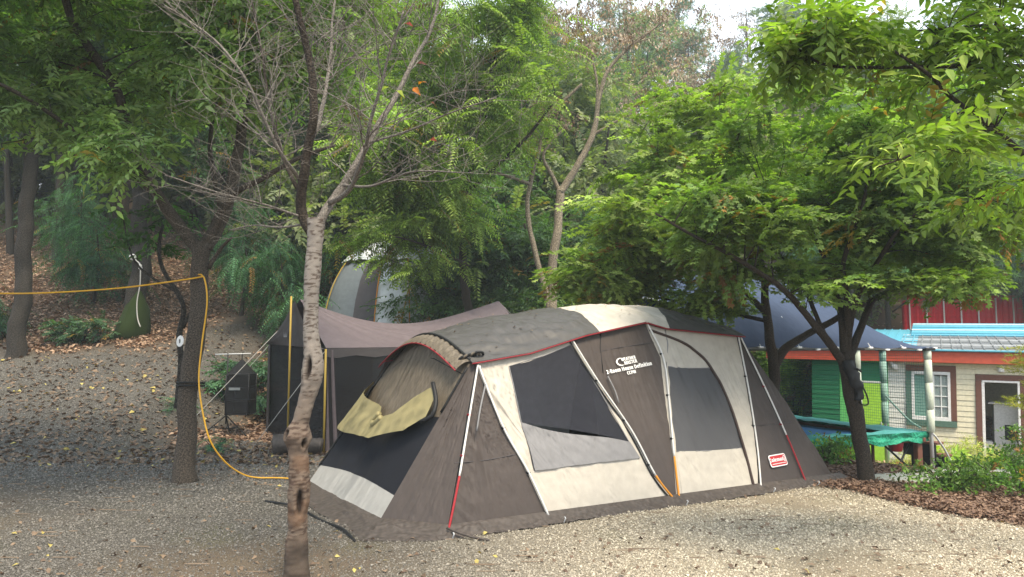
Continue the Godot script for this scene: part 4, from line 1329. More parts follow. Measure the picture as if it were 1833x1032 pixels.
	# a red bucket under the rim
	var bk := thing("bucket", "dark red bucket hanging under the trampoline's green skirt", "bucket", at + (P.call(0.62, 0.25, dk - 0.33) as Vector3))
	var bs := st0()
	bs.set_smooth_group(0)
	tube(bs, [V(0, 0, 0), V(0, 0.01, 0), V(0, 0.2, 0), V(0, 0.21, 0), V(0, 0.2, 0), V(0, 0.02, 0)], [0.10, 0.11, 0.15, 0.155, 0.142, 0.10], 18)
	put("pail", smooth(bs), M.bucket_red, bk)
	put("handle", rope([V(-0.15, 0.19, 0), V(-0.08, 0.30, 0), V(0.08, 0.30, 0), V(0.15, 0.19, 0)], 0.005, 5, 0.03), M.steel, bk)

# ---------------------------------------------------------------- woods
func hill_forest() -> void:
	rng.seed = 501
	var root := Node3D.new()
	root.name = "hillside_forest"
	add_child(root)
	root.set_meta("kind", "stuff")
	root.set_meta("label", "hazy mass of trees growing up the hillside behind the campsite")
	root.set_meta("category", "forest")
	var tr := st0()
	tr.set_smooth_group(0)
	var kinds := [sprays("alt", 16, 0.45, 0.085, 0.045), sprays("tuft", 46, 0.35, 0.16, 0.006), sprays("dry", 14, 0.5, 0.09, 0.03)]
	var xf := [[[], [], []], [[], [], []], [[], [], []]]
	var cl := [[[], [], []], [[], [], []], [[], [], []]]
	var spots := []
	for k in 84:      # centre and right hill
		spots.append([rr(-9, 34), -rr(27, 66)])
	for k in 14:      # behind the tents
		spots.append([rr(-7, 4), -rr(22, 27)])
	for k in 14:      # right, behind the house
		spots.append([rr(9, 30), -rr(27, 36)])
	for k in 95:      # left wood
		spots.append([rr(-44, -7), -rr(24, 50)])
	for k in 60:      # undergrowth along the left skyline
		spots.append([rr(-42, -9), -rr(29, 40), 1.0])
	for q in spots:
		var x: float = q[0]
		var z: float = q[1]
		var p := gp(x, z, -0.2)
		var left := x < -8.0
		var h := rr(6.5, 10.0) * (1.0 + 0.35 * smoothstep(40.0, 60.0, -z)) if not left else rr(11, 17)
		if absf(x / -z - 0.29) < 0.03 and z < -40.0:
			h = 7.5
		var kind := 0
		var u := rng.randf()
		if left:
			kind = 1 if u < 0.35 else 0
		else:
			kind = 2 if u < 0.12 and z < -30.0 else (1 if u < 0.4 else 0)
		if q.size() > 2:
			h = rr(3.0, 5.0)
			kind = 0
		var lean := V(rr(-0.8, 0.8), h, rr(-0.5, 0.5))
		var path := spline([p, p + lean * 0.5 + V(rr(-0.3, 0.3), 0, 0), p + lean], 0.8)
		var r0 := rr(0.10, 0.2)
		tube(tr, path, radii(path.size(), r0, 0.03), 7, null, null, false)
		var ca := Color(0.17, 0.22, 0.10)
		var cb := Color(0.33, 0.36, 0.19)
		if kind == 1:
			ca = Color(0.09, 0.16, 0.10)
			cb = Color(0.18, 0.26, 0.15)
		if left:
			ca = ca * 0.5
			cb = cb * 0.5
		if kind == 2:
			ca = Color(0.20, 0.14, 0.09)
			cb = Color(0.30, 0.25, 0.18)
		for b in (16 if not left else 12):
			var f := rr(0.25, 1.0) if not left else rr(0.05 if q.size() > 2 or z < -31.0 else 0.3, 1.0)
			var c := p + lean * f
			var out := V(rr(-1, 1), rr(-0.1, 0.5), rr(-1, 1)).normalized() * (2.6 * (1.25 - f) + 0.4)
			var br := spline([c, c + out * 0.5 + UP * 0.2, c + out], 0.5)
			tube(tr, br, radii(br.size(), 0.035, 0.01), 5, null, null, false)
			for m in (22 if kind != 1 else 30):
				var at := c + out * rr(0.3, 1.1) + rdir() * V(1, 0.6, 1) * rr(0.2, 1.0)
				var w := rng.randi() % 3
				xf[kind][w].append(aim(out.normalized() * 0.6 + rdir() + V(0, -0.1, 0), at, rr(1.6, 2.6), rr(-0.5, 0.5)))
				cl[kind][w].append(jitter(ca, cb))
	put("trunks", smooth(tr), M.bark_grey, root, "stuff")
	for kind in 3:
		for w in 3:
			if xf[kind][w].size():
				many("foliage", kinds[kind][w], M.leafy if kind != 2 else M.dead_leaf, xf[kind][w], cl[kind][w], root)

const OAK := "alt"

func straight(p: Vector3, h: float, lean: Vector3, r: float) -> Array:
	return [[p, p + V(0, h * 0.35, 0) + lean * 0.3, p + V(0, h * 0.7, 0) + lean * 0.7, p + V(0, h, 0) + lean], r, r * 0.35]

func left_trees() -> void:
	var s_alt := sprays("alt", 12, 0.42, 0.105, 0.046)
	var s_pin := sprays("pinnate", 22, 0.5, 0.085, 0.022)
	var s_tuft := sprays("tuft", 46, 0.35, 0.16, 0.006)
	var dk := Color(0.030, 0.06, 0.028)
	var dk2 := Color(0.065, 0.115, 0.045)
	# the tree with the yellow rope
	var T2 := [[[V(-4.10, -0.04, -9.60), V(-4.11, 0.43, -9.6), V(-4.09, 0.99, -9.6), V(-4.07, 1.69, -9.6), V(-4.01, 2.26, -9.6), V(-3.99, 2.77, -9.6), V(-3.95, 3.02, -9.6)], 0.115, 0.11],
		[[V(-3.96, 2.91, -9.6), V(-4.2, 3.13, -9.6), V(-4.44, 3.53, -9.4), V(-4.64, 3.87, -9.3), V(-4.77, 4.34, -9.2), V(-4.86, 4.84, -9), V(-5.04, 5.19, -8.8), V(-5.22, 5.58, -8.6), V(-5.25, 6.03, -8.4), V(-5.4, 7.2, -8.3)], 0.085, 0.03],
		[[V(-3.95, 2.95, -9.6), V(-3.81, 3.29, -9.7), V(-3.73, 3.69, -9.8), V(-3.67, 4.16, -9.9), V(-3.63, 4.89, -10), V(-3.65, 5.64, -10.1), V(-3.64, 6.52, -10.1), V(-3.5, 7.6, -10.1)], 0.10, 0.03],
		[[V(-4.48, 3.56, -9.4), V(-4.61, 3.79, -9), V(-4.81, 3.99, -8.6), V(-4.98, 4.17, -8.1), V(-5.09, 4.28, -7.6), V(-5.28, 4.36, -7.2)], 0.045, 0.015],
		[[V(-3.93, 3.0, -9.6), V(-3.49, 3.58, -9.3), V(-3.04, 3.72, -9), V(-2.46, 3.89, -8.6), V(-2.02, 3.97, -8.4)], 0.06, 0.015],
		[[V(-3.73, 3.35, -9.65), V(-4.1, 4.01, -10.2), V(-4.34, 4.59, -10.6), V(-4.35, 5.49, -10.8), V(-4.25, 6.39, -10.9)], 0.05, 0.02],
		[[V(-3.9, 2.7, -9.6), V(-3.7, 2.95, -9.5), V(-3.5, 3.05, -9.3)], 0.035, 0.012]]
	tree("roped_tree", "forked dark-barked tree with a yellow rope, black strap and white tag on its trunk", "tree", "", T2, M.bark_brown,
		[ell(V(-4.6, 5.5, -9.4), V(2.2, 1.1, 1.8), 80, 13), ell(V(-6.4, 5.0, -8.6), V(1.4, 1.1, 1.4), 50, 13), ell(V(-2.9, 5.3, -9.0), V(1.5, 1.0, 1.4), 50, 16), ell(V(-5.5, 6.9, -8.8), V(2.6, 1.0, 2.2), 60, 16), ell(V(-3.2, 6.9, -9.6), V(2.0, 0.9, 1.8), 50, 16), ell(V(-4.6, 4.1, -8.4), V(1.1, 0.4, 0.9), 16, 12), ell(V(-5.6, 6.6, -6.6), V(2.4, 0.8, 1.6), 90, 18, 0.35, 1.2), ell(V(-3.2, 6.6, -7.2), V(1.8, 0.7, 1.4), 60, 18, 0.35, 1.2), ell(V(-8.2, 6.6, -9.0), V(2.4, 0.9, 2.4), 80, 18, 0.35, 1.2)],
		s_alt, M.leafy, Color(0.09, 0.135, 0.055), Color(0.19, 0.25, 0.10), 61)
	tree("sapling", "thin leaning grey stem growing against the roped tree's left side", "tree", "", [[[V(-4.34, 0.9, -9.9), V(-4.34, 1.48, -9.9), V(-4.37, 1.84, -9.9), V(-4.32, 2.14, -9.9), V(-4.39, 2.36, -9.9), V(-4.64, 2.73, -9.9), V(-4.7, 3.1, -9.9), V(-4.69, 3.6, -10.1)], 0.05, 0.018],
		[[V(-4.33, 1.95, -9.9), V(-4.12, 2.4, -9.85), V(-4.25, 3.0, -9.9), V(-4.3, 3.5, -10)], 0.028, 0.01], [[V(-4.4, 2.4, -9.9), V(-4.95, 2.8, -9.8), V(-5.1, 3.5, -9.7)], 0.02, 0.008]],
		M.bark_grey, [ell(V(-4.7, 3.4, -9.9), V(0.6, 0.5, 0.5), 8, 6)], s_alt, M.leafy, dk, dk2, 62)
	# big trunks at the left
	var big := tree("oak_tree", "thick straight grey trunk at the photo's left edge beside the gravel track", "tree", "forest trees left of the track", [straight(gp(-11.5, -17.5, -0.5), 13, V(0.6, 0, 0.4), 0.21), [[V(-11.2, 6.2, -17.4), V(-12.0, 7.2, -16.8), V(-12.6, 8.8, -16.4)], 0.1, 0.03], [[V(-11.1, 8, -17.3), V(-10.0, 9.2, -17), V(-9.2, 10.0, -16.6)], 0.1, 0.03]],
		M.bark_grey, [ell(V(-11.4, 10.4, -17), V(2.6, 2.2, 2.4), 70, 16, 0.5, 1.5), ell(V(-12.3, 7.6, -16.2), V(1.6, 1.2, 1.4), 30, 14, 0.4, 1.3)], s_alt, M.leafy, dk, dk2, 63)
	tree("mossy_tree", "thick mossy-footed tree on the leaf slope carrying a white lamp", "tree", "", [[[V(-9.7, 2.0, -19.3), V(-9.68, 2.6, -19.3), V(-9.62, 3.6, -19.3), V(-9.6, 5.0, -19.2), V(-9.5, 8.0, -19.2), V(-9.4, 12.5, -19)], 0.26, 0.12], [[V(-9.5, 7.2, -19.2), V(-8.6, 8.4, -18.6), V(-7.8, 9.6, -18.2)], 0.09, 0.03]],
		M.bark_grey, [ell(V(-9.2, 9.6, -18.8), V(2.6, 2.2, 2.2), 70, 16, 0.5, 1.5), ell(V(-8.0, 7.0, -18.4), V(1.5, 0.9, 1.2), 20, 14, 0.4, 1.3)], s_alt, M.leafy, dk, dk2, 64)
	var moss := st0()
	moss.set_smooth_group(0)
	tube(moss, [V(-9.72, 1.95, -19.15), V(-9.62, 2.3, -19.1), V(-9.50, 2.75, -19.08), V(-9.50, 3.2, -19.1)], [0.42, 0.36, 0.27, 0.05], 14, func(r, al, dr, c): return r * (1.0 + 0.5 * noi.get_noise_3dv((c + dr) * 80.0)))
	var ms := put("moss", smooth(moss), M.moss)
	tag(ms, "green moss cushion on the foot of the lamp tree", "moss")
	# slim forest trunks further up
	var labels := ["slim dark trunk high on the left slope, nearest the big left trunk", "dark trunk on the slope left of the lamp tree", "thin pole-like trunk on the skyline between the left trunks", "leaning slender trunk on the skyline left of the roped tree", "far grey trunk on the slope right of the lamp tree", "slim trunk behind the roped tree's fork", "dark slim trunk at the top of the leaf slope behind the drying net"]
	var sp := [[-15.2, -25.0, 0.16], [-12.6, -24.0, 0.20], [-16.4, -28.0, 0.13], [-14.2, -28.5, 0.12], [-10.4, -26.5, 0.17], [-8.6, -25.0, 0.15], [-7.2, -23.0, 0.13]]
	for k in sp.size():
		var p := gp(sp[k][0], sp[k][1], -0.5)
		tree("forest_tree", labels[k], "tree", "forest trees left of the track", [straight(p, 13, V(rr(-0.6, 0.6), 0, 0), sp[k][2])], M.bark_dark,
			[ell(p + V(0, 10.5, 0), V(2.2, 2.6, 2.2), 45, 15, 0.5, 1.6), ell(p + V(0.3, 6.0, 0.4), V(1.8, 1.2, 1.6), 14, 12, 0.5, 1.4)], s_tuft if k % 2 == 0 else s_alt, M.leafy, Color(0.022, 0.058, 0.04), Color(0.05, 0.10, 0.065), 70 + k)
	# low feathery evergreens under them
	var ul := ["low feathery evergreen left of the lamp tree", "feathery teal evergreen drooping behind the roped tree", "spreading evergreen on the slope between lamp tree and skyline", "drooping blue-green evergreen left of the screen tent's peak", "evergreen bush at the left edge under the thick trunk", "tall feathery evergreen behind the screen tent's peak"]
	var us := [[-12.0, -21.5, 2.2], [-7.4, -20.5, 2.8], [-13.4, -23.0, 3.0], [-6.0, -19.3, 2.8], [-13.6, -18.8, 1.6], [-5.2, -22.5, 4.6]]
	for k in us.size():
		var p := gp(us[k][0], us[k][1], -0.1)
		var h: float = us[k][2]
		tree("evergreen", ul[k], "evergreen", "low evergreens on the slope", [[[p, p + V(0.1, h * 0.5, 0), p + V(0, h, 0)], 0.06, 0.015]], M.bark_dark,
			[ell(p + V(-h * 0.12, h * 0.7, 0), V(h * 0.4, h * 0.3, h * 0.4), 24, 11, 0.55, 1.2), ell(p + V(h * 0.3, h * 0.42, 0.2), V(h * 0.45, h * 0.28, h * 0.4), 18, 10, 0.55, 1.2), ell(p + V(0, h * 1.05, 0.2), V(h * 0.25, h * 0.25, h * 0.25), 9, 9, 0.5, 1.1)], s_pin, M.leafy, Color(0.020, 0.055, 0.032), Color(0.05, 0.11, 0.055), 90 + k, {"droop": -0.4, "from": 0.15})

func middle_trees() -> void:
	var s_alt := sprays("alt", 12, 0.42, 0.105, 0.046)
	var s_pin := sprays("pinnate", 20, 0.55, 0.13, 0.034)
	var s_dry := sprays("dry", 14, 0.5, 0.09, 0.03)
	# feathery-leaved tree over the tents
	var p := gp(-0.8, -17.4, -0.1)
	tree("compound_leaved_tree", "bright green feathery-leaved tree arching above the screen tent", "tree", "", [[[p, p + V(-0.2, 2.5, 0.3), p + V(-0.3, 4.6, 0.9), V(-0.6, 6.6, -15.6), V(-0.3, 8.2, -15.2)], 0.14, 0.04], [[V(-1.1, 4.2, -16.6), V(-2.2, 5.2, -15.8), V(-3.0, 6.0, -15.2)], 0.07, 0.02], [[V(-0.9, 5.2, -16.2), V(0.2, 6.0, -15.4), V(0.9, 6.8, -15.0)], 0.06, 0.02], [[V(-1.0, 3.6, -16.9), V(-1.9, 3.9, -15.6), V(-2.6, 4.0, -14.9)], 0.05, 0.015]],
		M.bark_dark, [ell(V(-1.2, 6.9, -15.2), V(2.0, 1.5, 1.6), 80, 15, 0.35, 1.15), ell(V(-2.4, 5.6, -15.4), V(1.4, 1.1, 1.2), 46, 16, 0.35, 1.1), ell(V(-0.7, 8.6, -15.2), V(2.2, 0.9, 1.5), 50, 16, 0.35, 1.1), ell(V(-1.7, 4.9, -15.8), V(1.5, 0.9, 1.2), 36, 15, 0.35, 1.1), ell(V(-1.9, 3.55, -15.6), V(1.3, 0.38, 0.7), 13, 8, 0.3, 0.9), ell(V(-3.0, 3.95, -15.6), V(0.8, 0.35, 0.6), 12, 9, 0.3, 0.9)],
		s_pin, M.leafy, Color(0.08, 0.12, 0.03), Color(0.16, 0.215, 0.05), 101, {"droop": -0.25})
	# darker leafy trees that fill the gap behind
	var lb := ["dark leafy tree hanging over the dome tent", "dark bushy tree right of the dome tent", "dark tree behind the twin pale trunks", "deep green tree behind the screen tent's right peak"]
	var sp := [[-1.2, -19.3, 5.4], [-0.9, -21.6, 6.0], [1.8, -20.5, 4.8], [0.2, -19.2, 4.4]]
	for k in sp.size():
		var b := gp(sp[k][0], sp[k][1], -0.1)
		var h: float = sp[k][2]
		tree("broadleaf_tree", lb[k], "tree", "dark trees behind the tents", [[[b, b + V(0.2, h * 0.5, 0.2), b + V(0.1, h, 0.4)], 0.11, 0.03], [b_pts(b, h, -1), 0.05, 0.015], [b_pts(b, h, 1), 0.05, 0.015]], M.bark_dark,
			[ell(b + V(0, h * 0.72, 0.5), V(2.1, h * 0.30, 1.4), 70, 17, 0.4, 1.25), ell(b + V(-0.4, h * 0.42, 0.8), V(1.7, h * 0.2, 1.1), 40, 15, 0.4, 1.15)],
			s_alt, M.leafy, Color(0.032, 0.062, 0.026), Color(0.07, 0.115, 0.045), 110 + k)
	# twin pale trunks
	var g := hgt(0.84, -16.5)
	tree("pale_tree", "pale tan slender tree, left of two, crooked above the tent roof", "tree", "slender pale trunks behind the tent", [[[V(0.86, g - 0.1, -16.5), V(0.84, 2.0, -16.5), V(0.78, 2.74, -16.5), V(0.64, 3.36, -16.5), V(0.48, 3.98, -16.5), V(0.33, 4.67, -16.5), V(0.42, 5.37, -16.5), V(0.57, 6.0, -16.5), V(0.65, 6.51, -16.5), V(0.92, 7.03, -16.5), V(1.56, 7.67, -16.5)], 0.10, 0.03],
		[[V(0.42, 5.37, -16.5), V(0.04, 5.49, -16.4), V(-0.46, 5.62, -16.2), V(-0.83, 5.87, -16), V(-1.46, 6.38, -15.8)], 0.045, 0.012]], M.bark_pale, [ell(V(0.9, 7.2, -16.4), V(1.0, 0.7, 0.8), 12, 6, 0.3, 1.0)], s_dry, M.dead_leaf, Color(0.16, 0.09, 0.05), Color(0.30, 0.22, 0.15), 121, {"no_flare": true})
	tree("pale_tree", "pale tan tree, right of two, forking high with hanging withered brown leaves", "tree", "slender pale trunks behind the tent", [[[V(1.05, g - 0.1, -16.6), V(0.9, 2.0, -16.5), V(0.88, 2.99, -16.5), V(0.94, 3.98, -16.5), V(1.04, 4.86, -16.5), V(1.07, 5.24, -16.5)], 0.11, 0.095],
		[[V(1.07, 5.18, -16.5), V(1.42, 5.75, -16.5), V(1.74, 6.32, -16.5), V(1.9, 6.77, -16.5), V(1.96, 7.29, -16.5), V(2.13, 7.93, -16.5), V(2.58, 8.46, -16.5), V(3.22, 8.98, -16.5), V(3.61, 9.38, -16.5)], 0.09, 0.02],
		[[V(1.07, 5.18, -16.5), V(0.86, 5.62, -16.5), V(0.69, 6.0, -16.5), V(0.86, 6.32, -16.5), V(1.3, 6.77, -16.5)], 0.055, 0.02],
		[[V(1.93, 7.03, -16.5), V(1.88, 7.93, -16.5), V(1.63, 8.85, -16.5), V(1.32, 9.38, -16.5)], 0.04, 0.012],
		[[V(1.83, 6.51, -16.5), V(2.56, 6.9, -16.4), V(3.32, 7.16, -16.2)], 0.035, 0.01]], M.bark_pale, [ell(V(2.9, 8.9, -16.4), V(2.3, 0.9, 1.2), 58, 7, 0.35, 1.0), ell(V(1.5, 9.2, -16.4), V(1.2, 0.6, 1.0), 18, 6, 0.3, 1.0), ell(V(2.9, 7.2, -16.2), V(0.9, 0.5, 0.6), 10, 7, 0.3, 0.9)], s_dry, M.dead_leaf, Color(0.22, 0.15, 0.10), Color(0.46, 0.38, 0.29), 122, {"no_flare": true})
	# conifers at the right, behind the house
	var cl := ["blue-green pine standing over the red wall", "pine behind the house roof at the right edge", "pine right of the shade canopy's top", "far conifer left of the red wall"]
	var cs := [[17.6, -25.8, 6.6], [21.0, -25.5, 6.5], [11.0, -24.5, 6.5], [13.4, -30.0, 8.0]]
	for k in cs.size():
		var b := gp(cs[k][0], cs[k][1], -0.1)
		var h: float = cs[k][2]
		tree("pine_tree", cl[k], "pine tree", "pines behind the house", [[[b, b + V(0.1, h * 0.5, 0), b + V(-0.1, h, 0)], 0.13, 0.04]], M.bark_grey,
			[ell(b + V(0, h * 0.75, 0), V(2.2, h * 0.28, 1.8), 60, 15, 0.45, 1.6)], sprays("tuft", 46, 0.35, 0.16, 0.006), M.leafy, Color(0.04, 0.085, 0.05), Color(0.085, 0.14, 0.075), 130 + k)

func b_pts(b: Vector3, h: float, s: float) -> Array:
	return [b + V(0.1, h * 0.35, 0.1), b + V(0.7 * s, h * 0.5, 0.4), b + V(1.3 * s, h * 0.72, 0.6)]

func maples() -> void:
	var s := sprays("star", 14, 0.38, 0.085, 0.0)
	tree("maple_tree", "spreading green maple, its dark trunk rising beside the tent's right corner", "maple tree", "maples at the right", [
		[[V(4.43, -0.06, -9.60), V(4.41, 0.43, -9.6), V(4.36, 0.81, -9.6), V(4.29, 1.13, -9.6), V(4.25, 1.41, -9.6), V(4.25, 1.62, -9.6)], 0.082, 0.105],
		[[V(4.24, 1.45, -9.6), V(3.93, 1.79, -9.4), V(3.65, 2.03, -9.2), V(3.21, 2.34, -8.8), V(2.63, 2.63, -8.5), V(2.02, 2.92, -8.3), V(1.6, 3.15, -8.2)], 0.06, 0.012],
		[[V(4.24, 1.5, -9.6), V(4.22, 1.98, -9.6), V(4.25, 2.42, -9.8), V(4.18, 2.8, -9.9), V(4.05, 3.36, -10.1), V(3.96, 3.85, -10.2)], 0.06, 0.015],
		[[V(4.25, 1.5, -9.6), V(4.32, 1.98, -9.6), V(4.29, 2.31, -9.3), V(4.45, 2.71, -9.1), V(4.59, 3.07, -8.8), V(4.96, 3.43, -8.6)], 0.055, 0.012],
		[[V(4.26, 1.5, -9.6), V(4.54, 1.91, -9.8), V(4.85, 2.3, -10.1), V(5.23, 2.47, -10.4), V(5.81, 2.65, -10.6), V(6.66, 2.83, -10.8)], 0.06, 0.012],
		[[V(4.28, 1.83, -9.6), V(4.2, 2.25, -9.4), V(4.0, 2.69, -9), V(4.13, 3.27, -8.8), V(4.24, 3.79, -8.7), V(4.48, 4.43, -8.6)], 0.045, 0.012],
		[[V(4.3, 2.0, -9.6), V(4.6, 2.6, -9.7), V(5.1, 3.2, -9.6), V(5.6, 3.6, -9.4)], 0.035, 0.01],
		[[V(3.93, 1.79, -9.4), V(3.7, 2.5, -9.6), V(3.3, 3.1, -9.7), V(2.9, 3.5, -9.8)], 0.035, 0.01]],
		M.bark_dark, [ell(V(3.9, 3.5, -9.3), V(1.9, 0.6, 1.2), 60, 9, 0.32), ell(V(5.9, 3.2, -10), V(1.4, 0.5, 1.1), 38, 9, 0.32), ell(V(2.6, 3.2, -8.7), V(1.0, 0.5, 0.9), 34, 9, 0.32), ell(V(4.2, 4.4, -9), V(1.7, 0.55, 1.2), 46, 9, 0.34), ell(V(5.4, 3.7, -9.4), V(1.1, 0.6, 0.9), 34, 9, 0.32), ell(V(4.9, 2.5, -9.2), V(1.1, 0.22, 0.9), 18, 11, 0.25), ell(V(3.3, 2.55, -9.0), V(0.8, 0.25, 0.7), 14, 10, 0.25)],
		s, M.leafy, Color(0.068, 0.11, 0.03), Color(0.14, 0.19, 0.055), 141, {"flat": 0.28, "droop": -0.1, "step": 0.08})
	var g := hgt(3.98, -11.5)
	tree("maple_tree", "yellow-green maple behind the tent's right end with a low branch reaching right", "maple tree", "maples at the right", [
		[[V(3.98, g - 0.1, -11.5), V(3.97, 0.74, -11.5), V(3.96, 1.12, -11.5), V(3.97, 1.54, -11.5), V(3.92, 2.14, -11.5), V(3.9, 2.65, -11.5), V(3.84, 3.17, -11.5), V(3.76, 3.78, -11.5), V(3.73, 4.31, -11.5)], 0.12, 0.03],
		[[V(3.98, 1.40, -11.5), V(4.17, 1.69, -11.5), V(4.47, 1.88, -11.5), V(4.82, 2.09, -11.3), V(5.04, 2.25, -11.2), V(5.72, 2.54, -11.2), V(6.49, 2.88, -11.2)], 0.075, 0.015],
		[[V(3.91, 2.2, -11.5), V(3.55, 2.57, -11.5), V(3.04, 2.91, -11.5), V(2.45, 3.26, -11.5), V(1.67, 3.61, -11.5)], 0.05, 0.012],
		[[V(3.88, 2.8, -11.5), V(3.3, 3.5, -11.3), V(2.8, 4.1, -11.2), V(2.3, 4.5, -11.1)], 0.04, 0.01],
		[[V(3.92, 2.1, -11.5), V(3.2, 2.3, -11.9), V(2.4, 2.5, -12.1), V(1.6, 2.6, -12.1)], 0.035, 0.01],
		[[V(3.8, 3.4, -11.5), V(4.4, 4.1, -11.4), V(5.0, 4.6, -11.3)], 0.035, 0.01]],
		M.bark_dark, [ell(V(2.6, 3.8, -11.2), V(1.8, 0.95, 1.2), 80, 10, 0.34), ell(V(4.1, 4.3, -11.4), V(1.7, 0.9, 1.2), 54, 10, 0.34), ell(V(1.6, 2.85, -11.7), V(1.0, 0.55, 0.8), 44, 14, 0.28), ell(V(3.0, 5.1, -11.2), V(1.3, 0.7, 1.0), 44, 9, 0.34), ell(V(5.6, 3.6, -11.4), V(1.2, 0.5, 0.9), 36, 14, 0.28), ell(V(2.9, 2.5, -11.8), V(0.8, 0.35, 0.6), 18, 12, 0.26)],
		s, M.leafy, Color(0.095, 0.135, 0.035), Color(0.19, 0.235, 0.065), 142, {"flat": 0.28, "droop": -0.1, "step": 0.08})

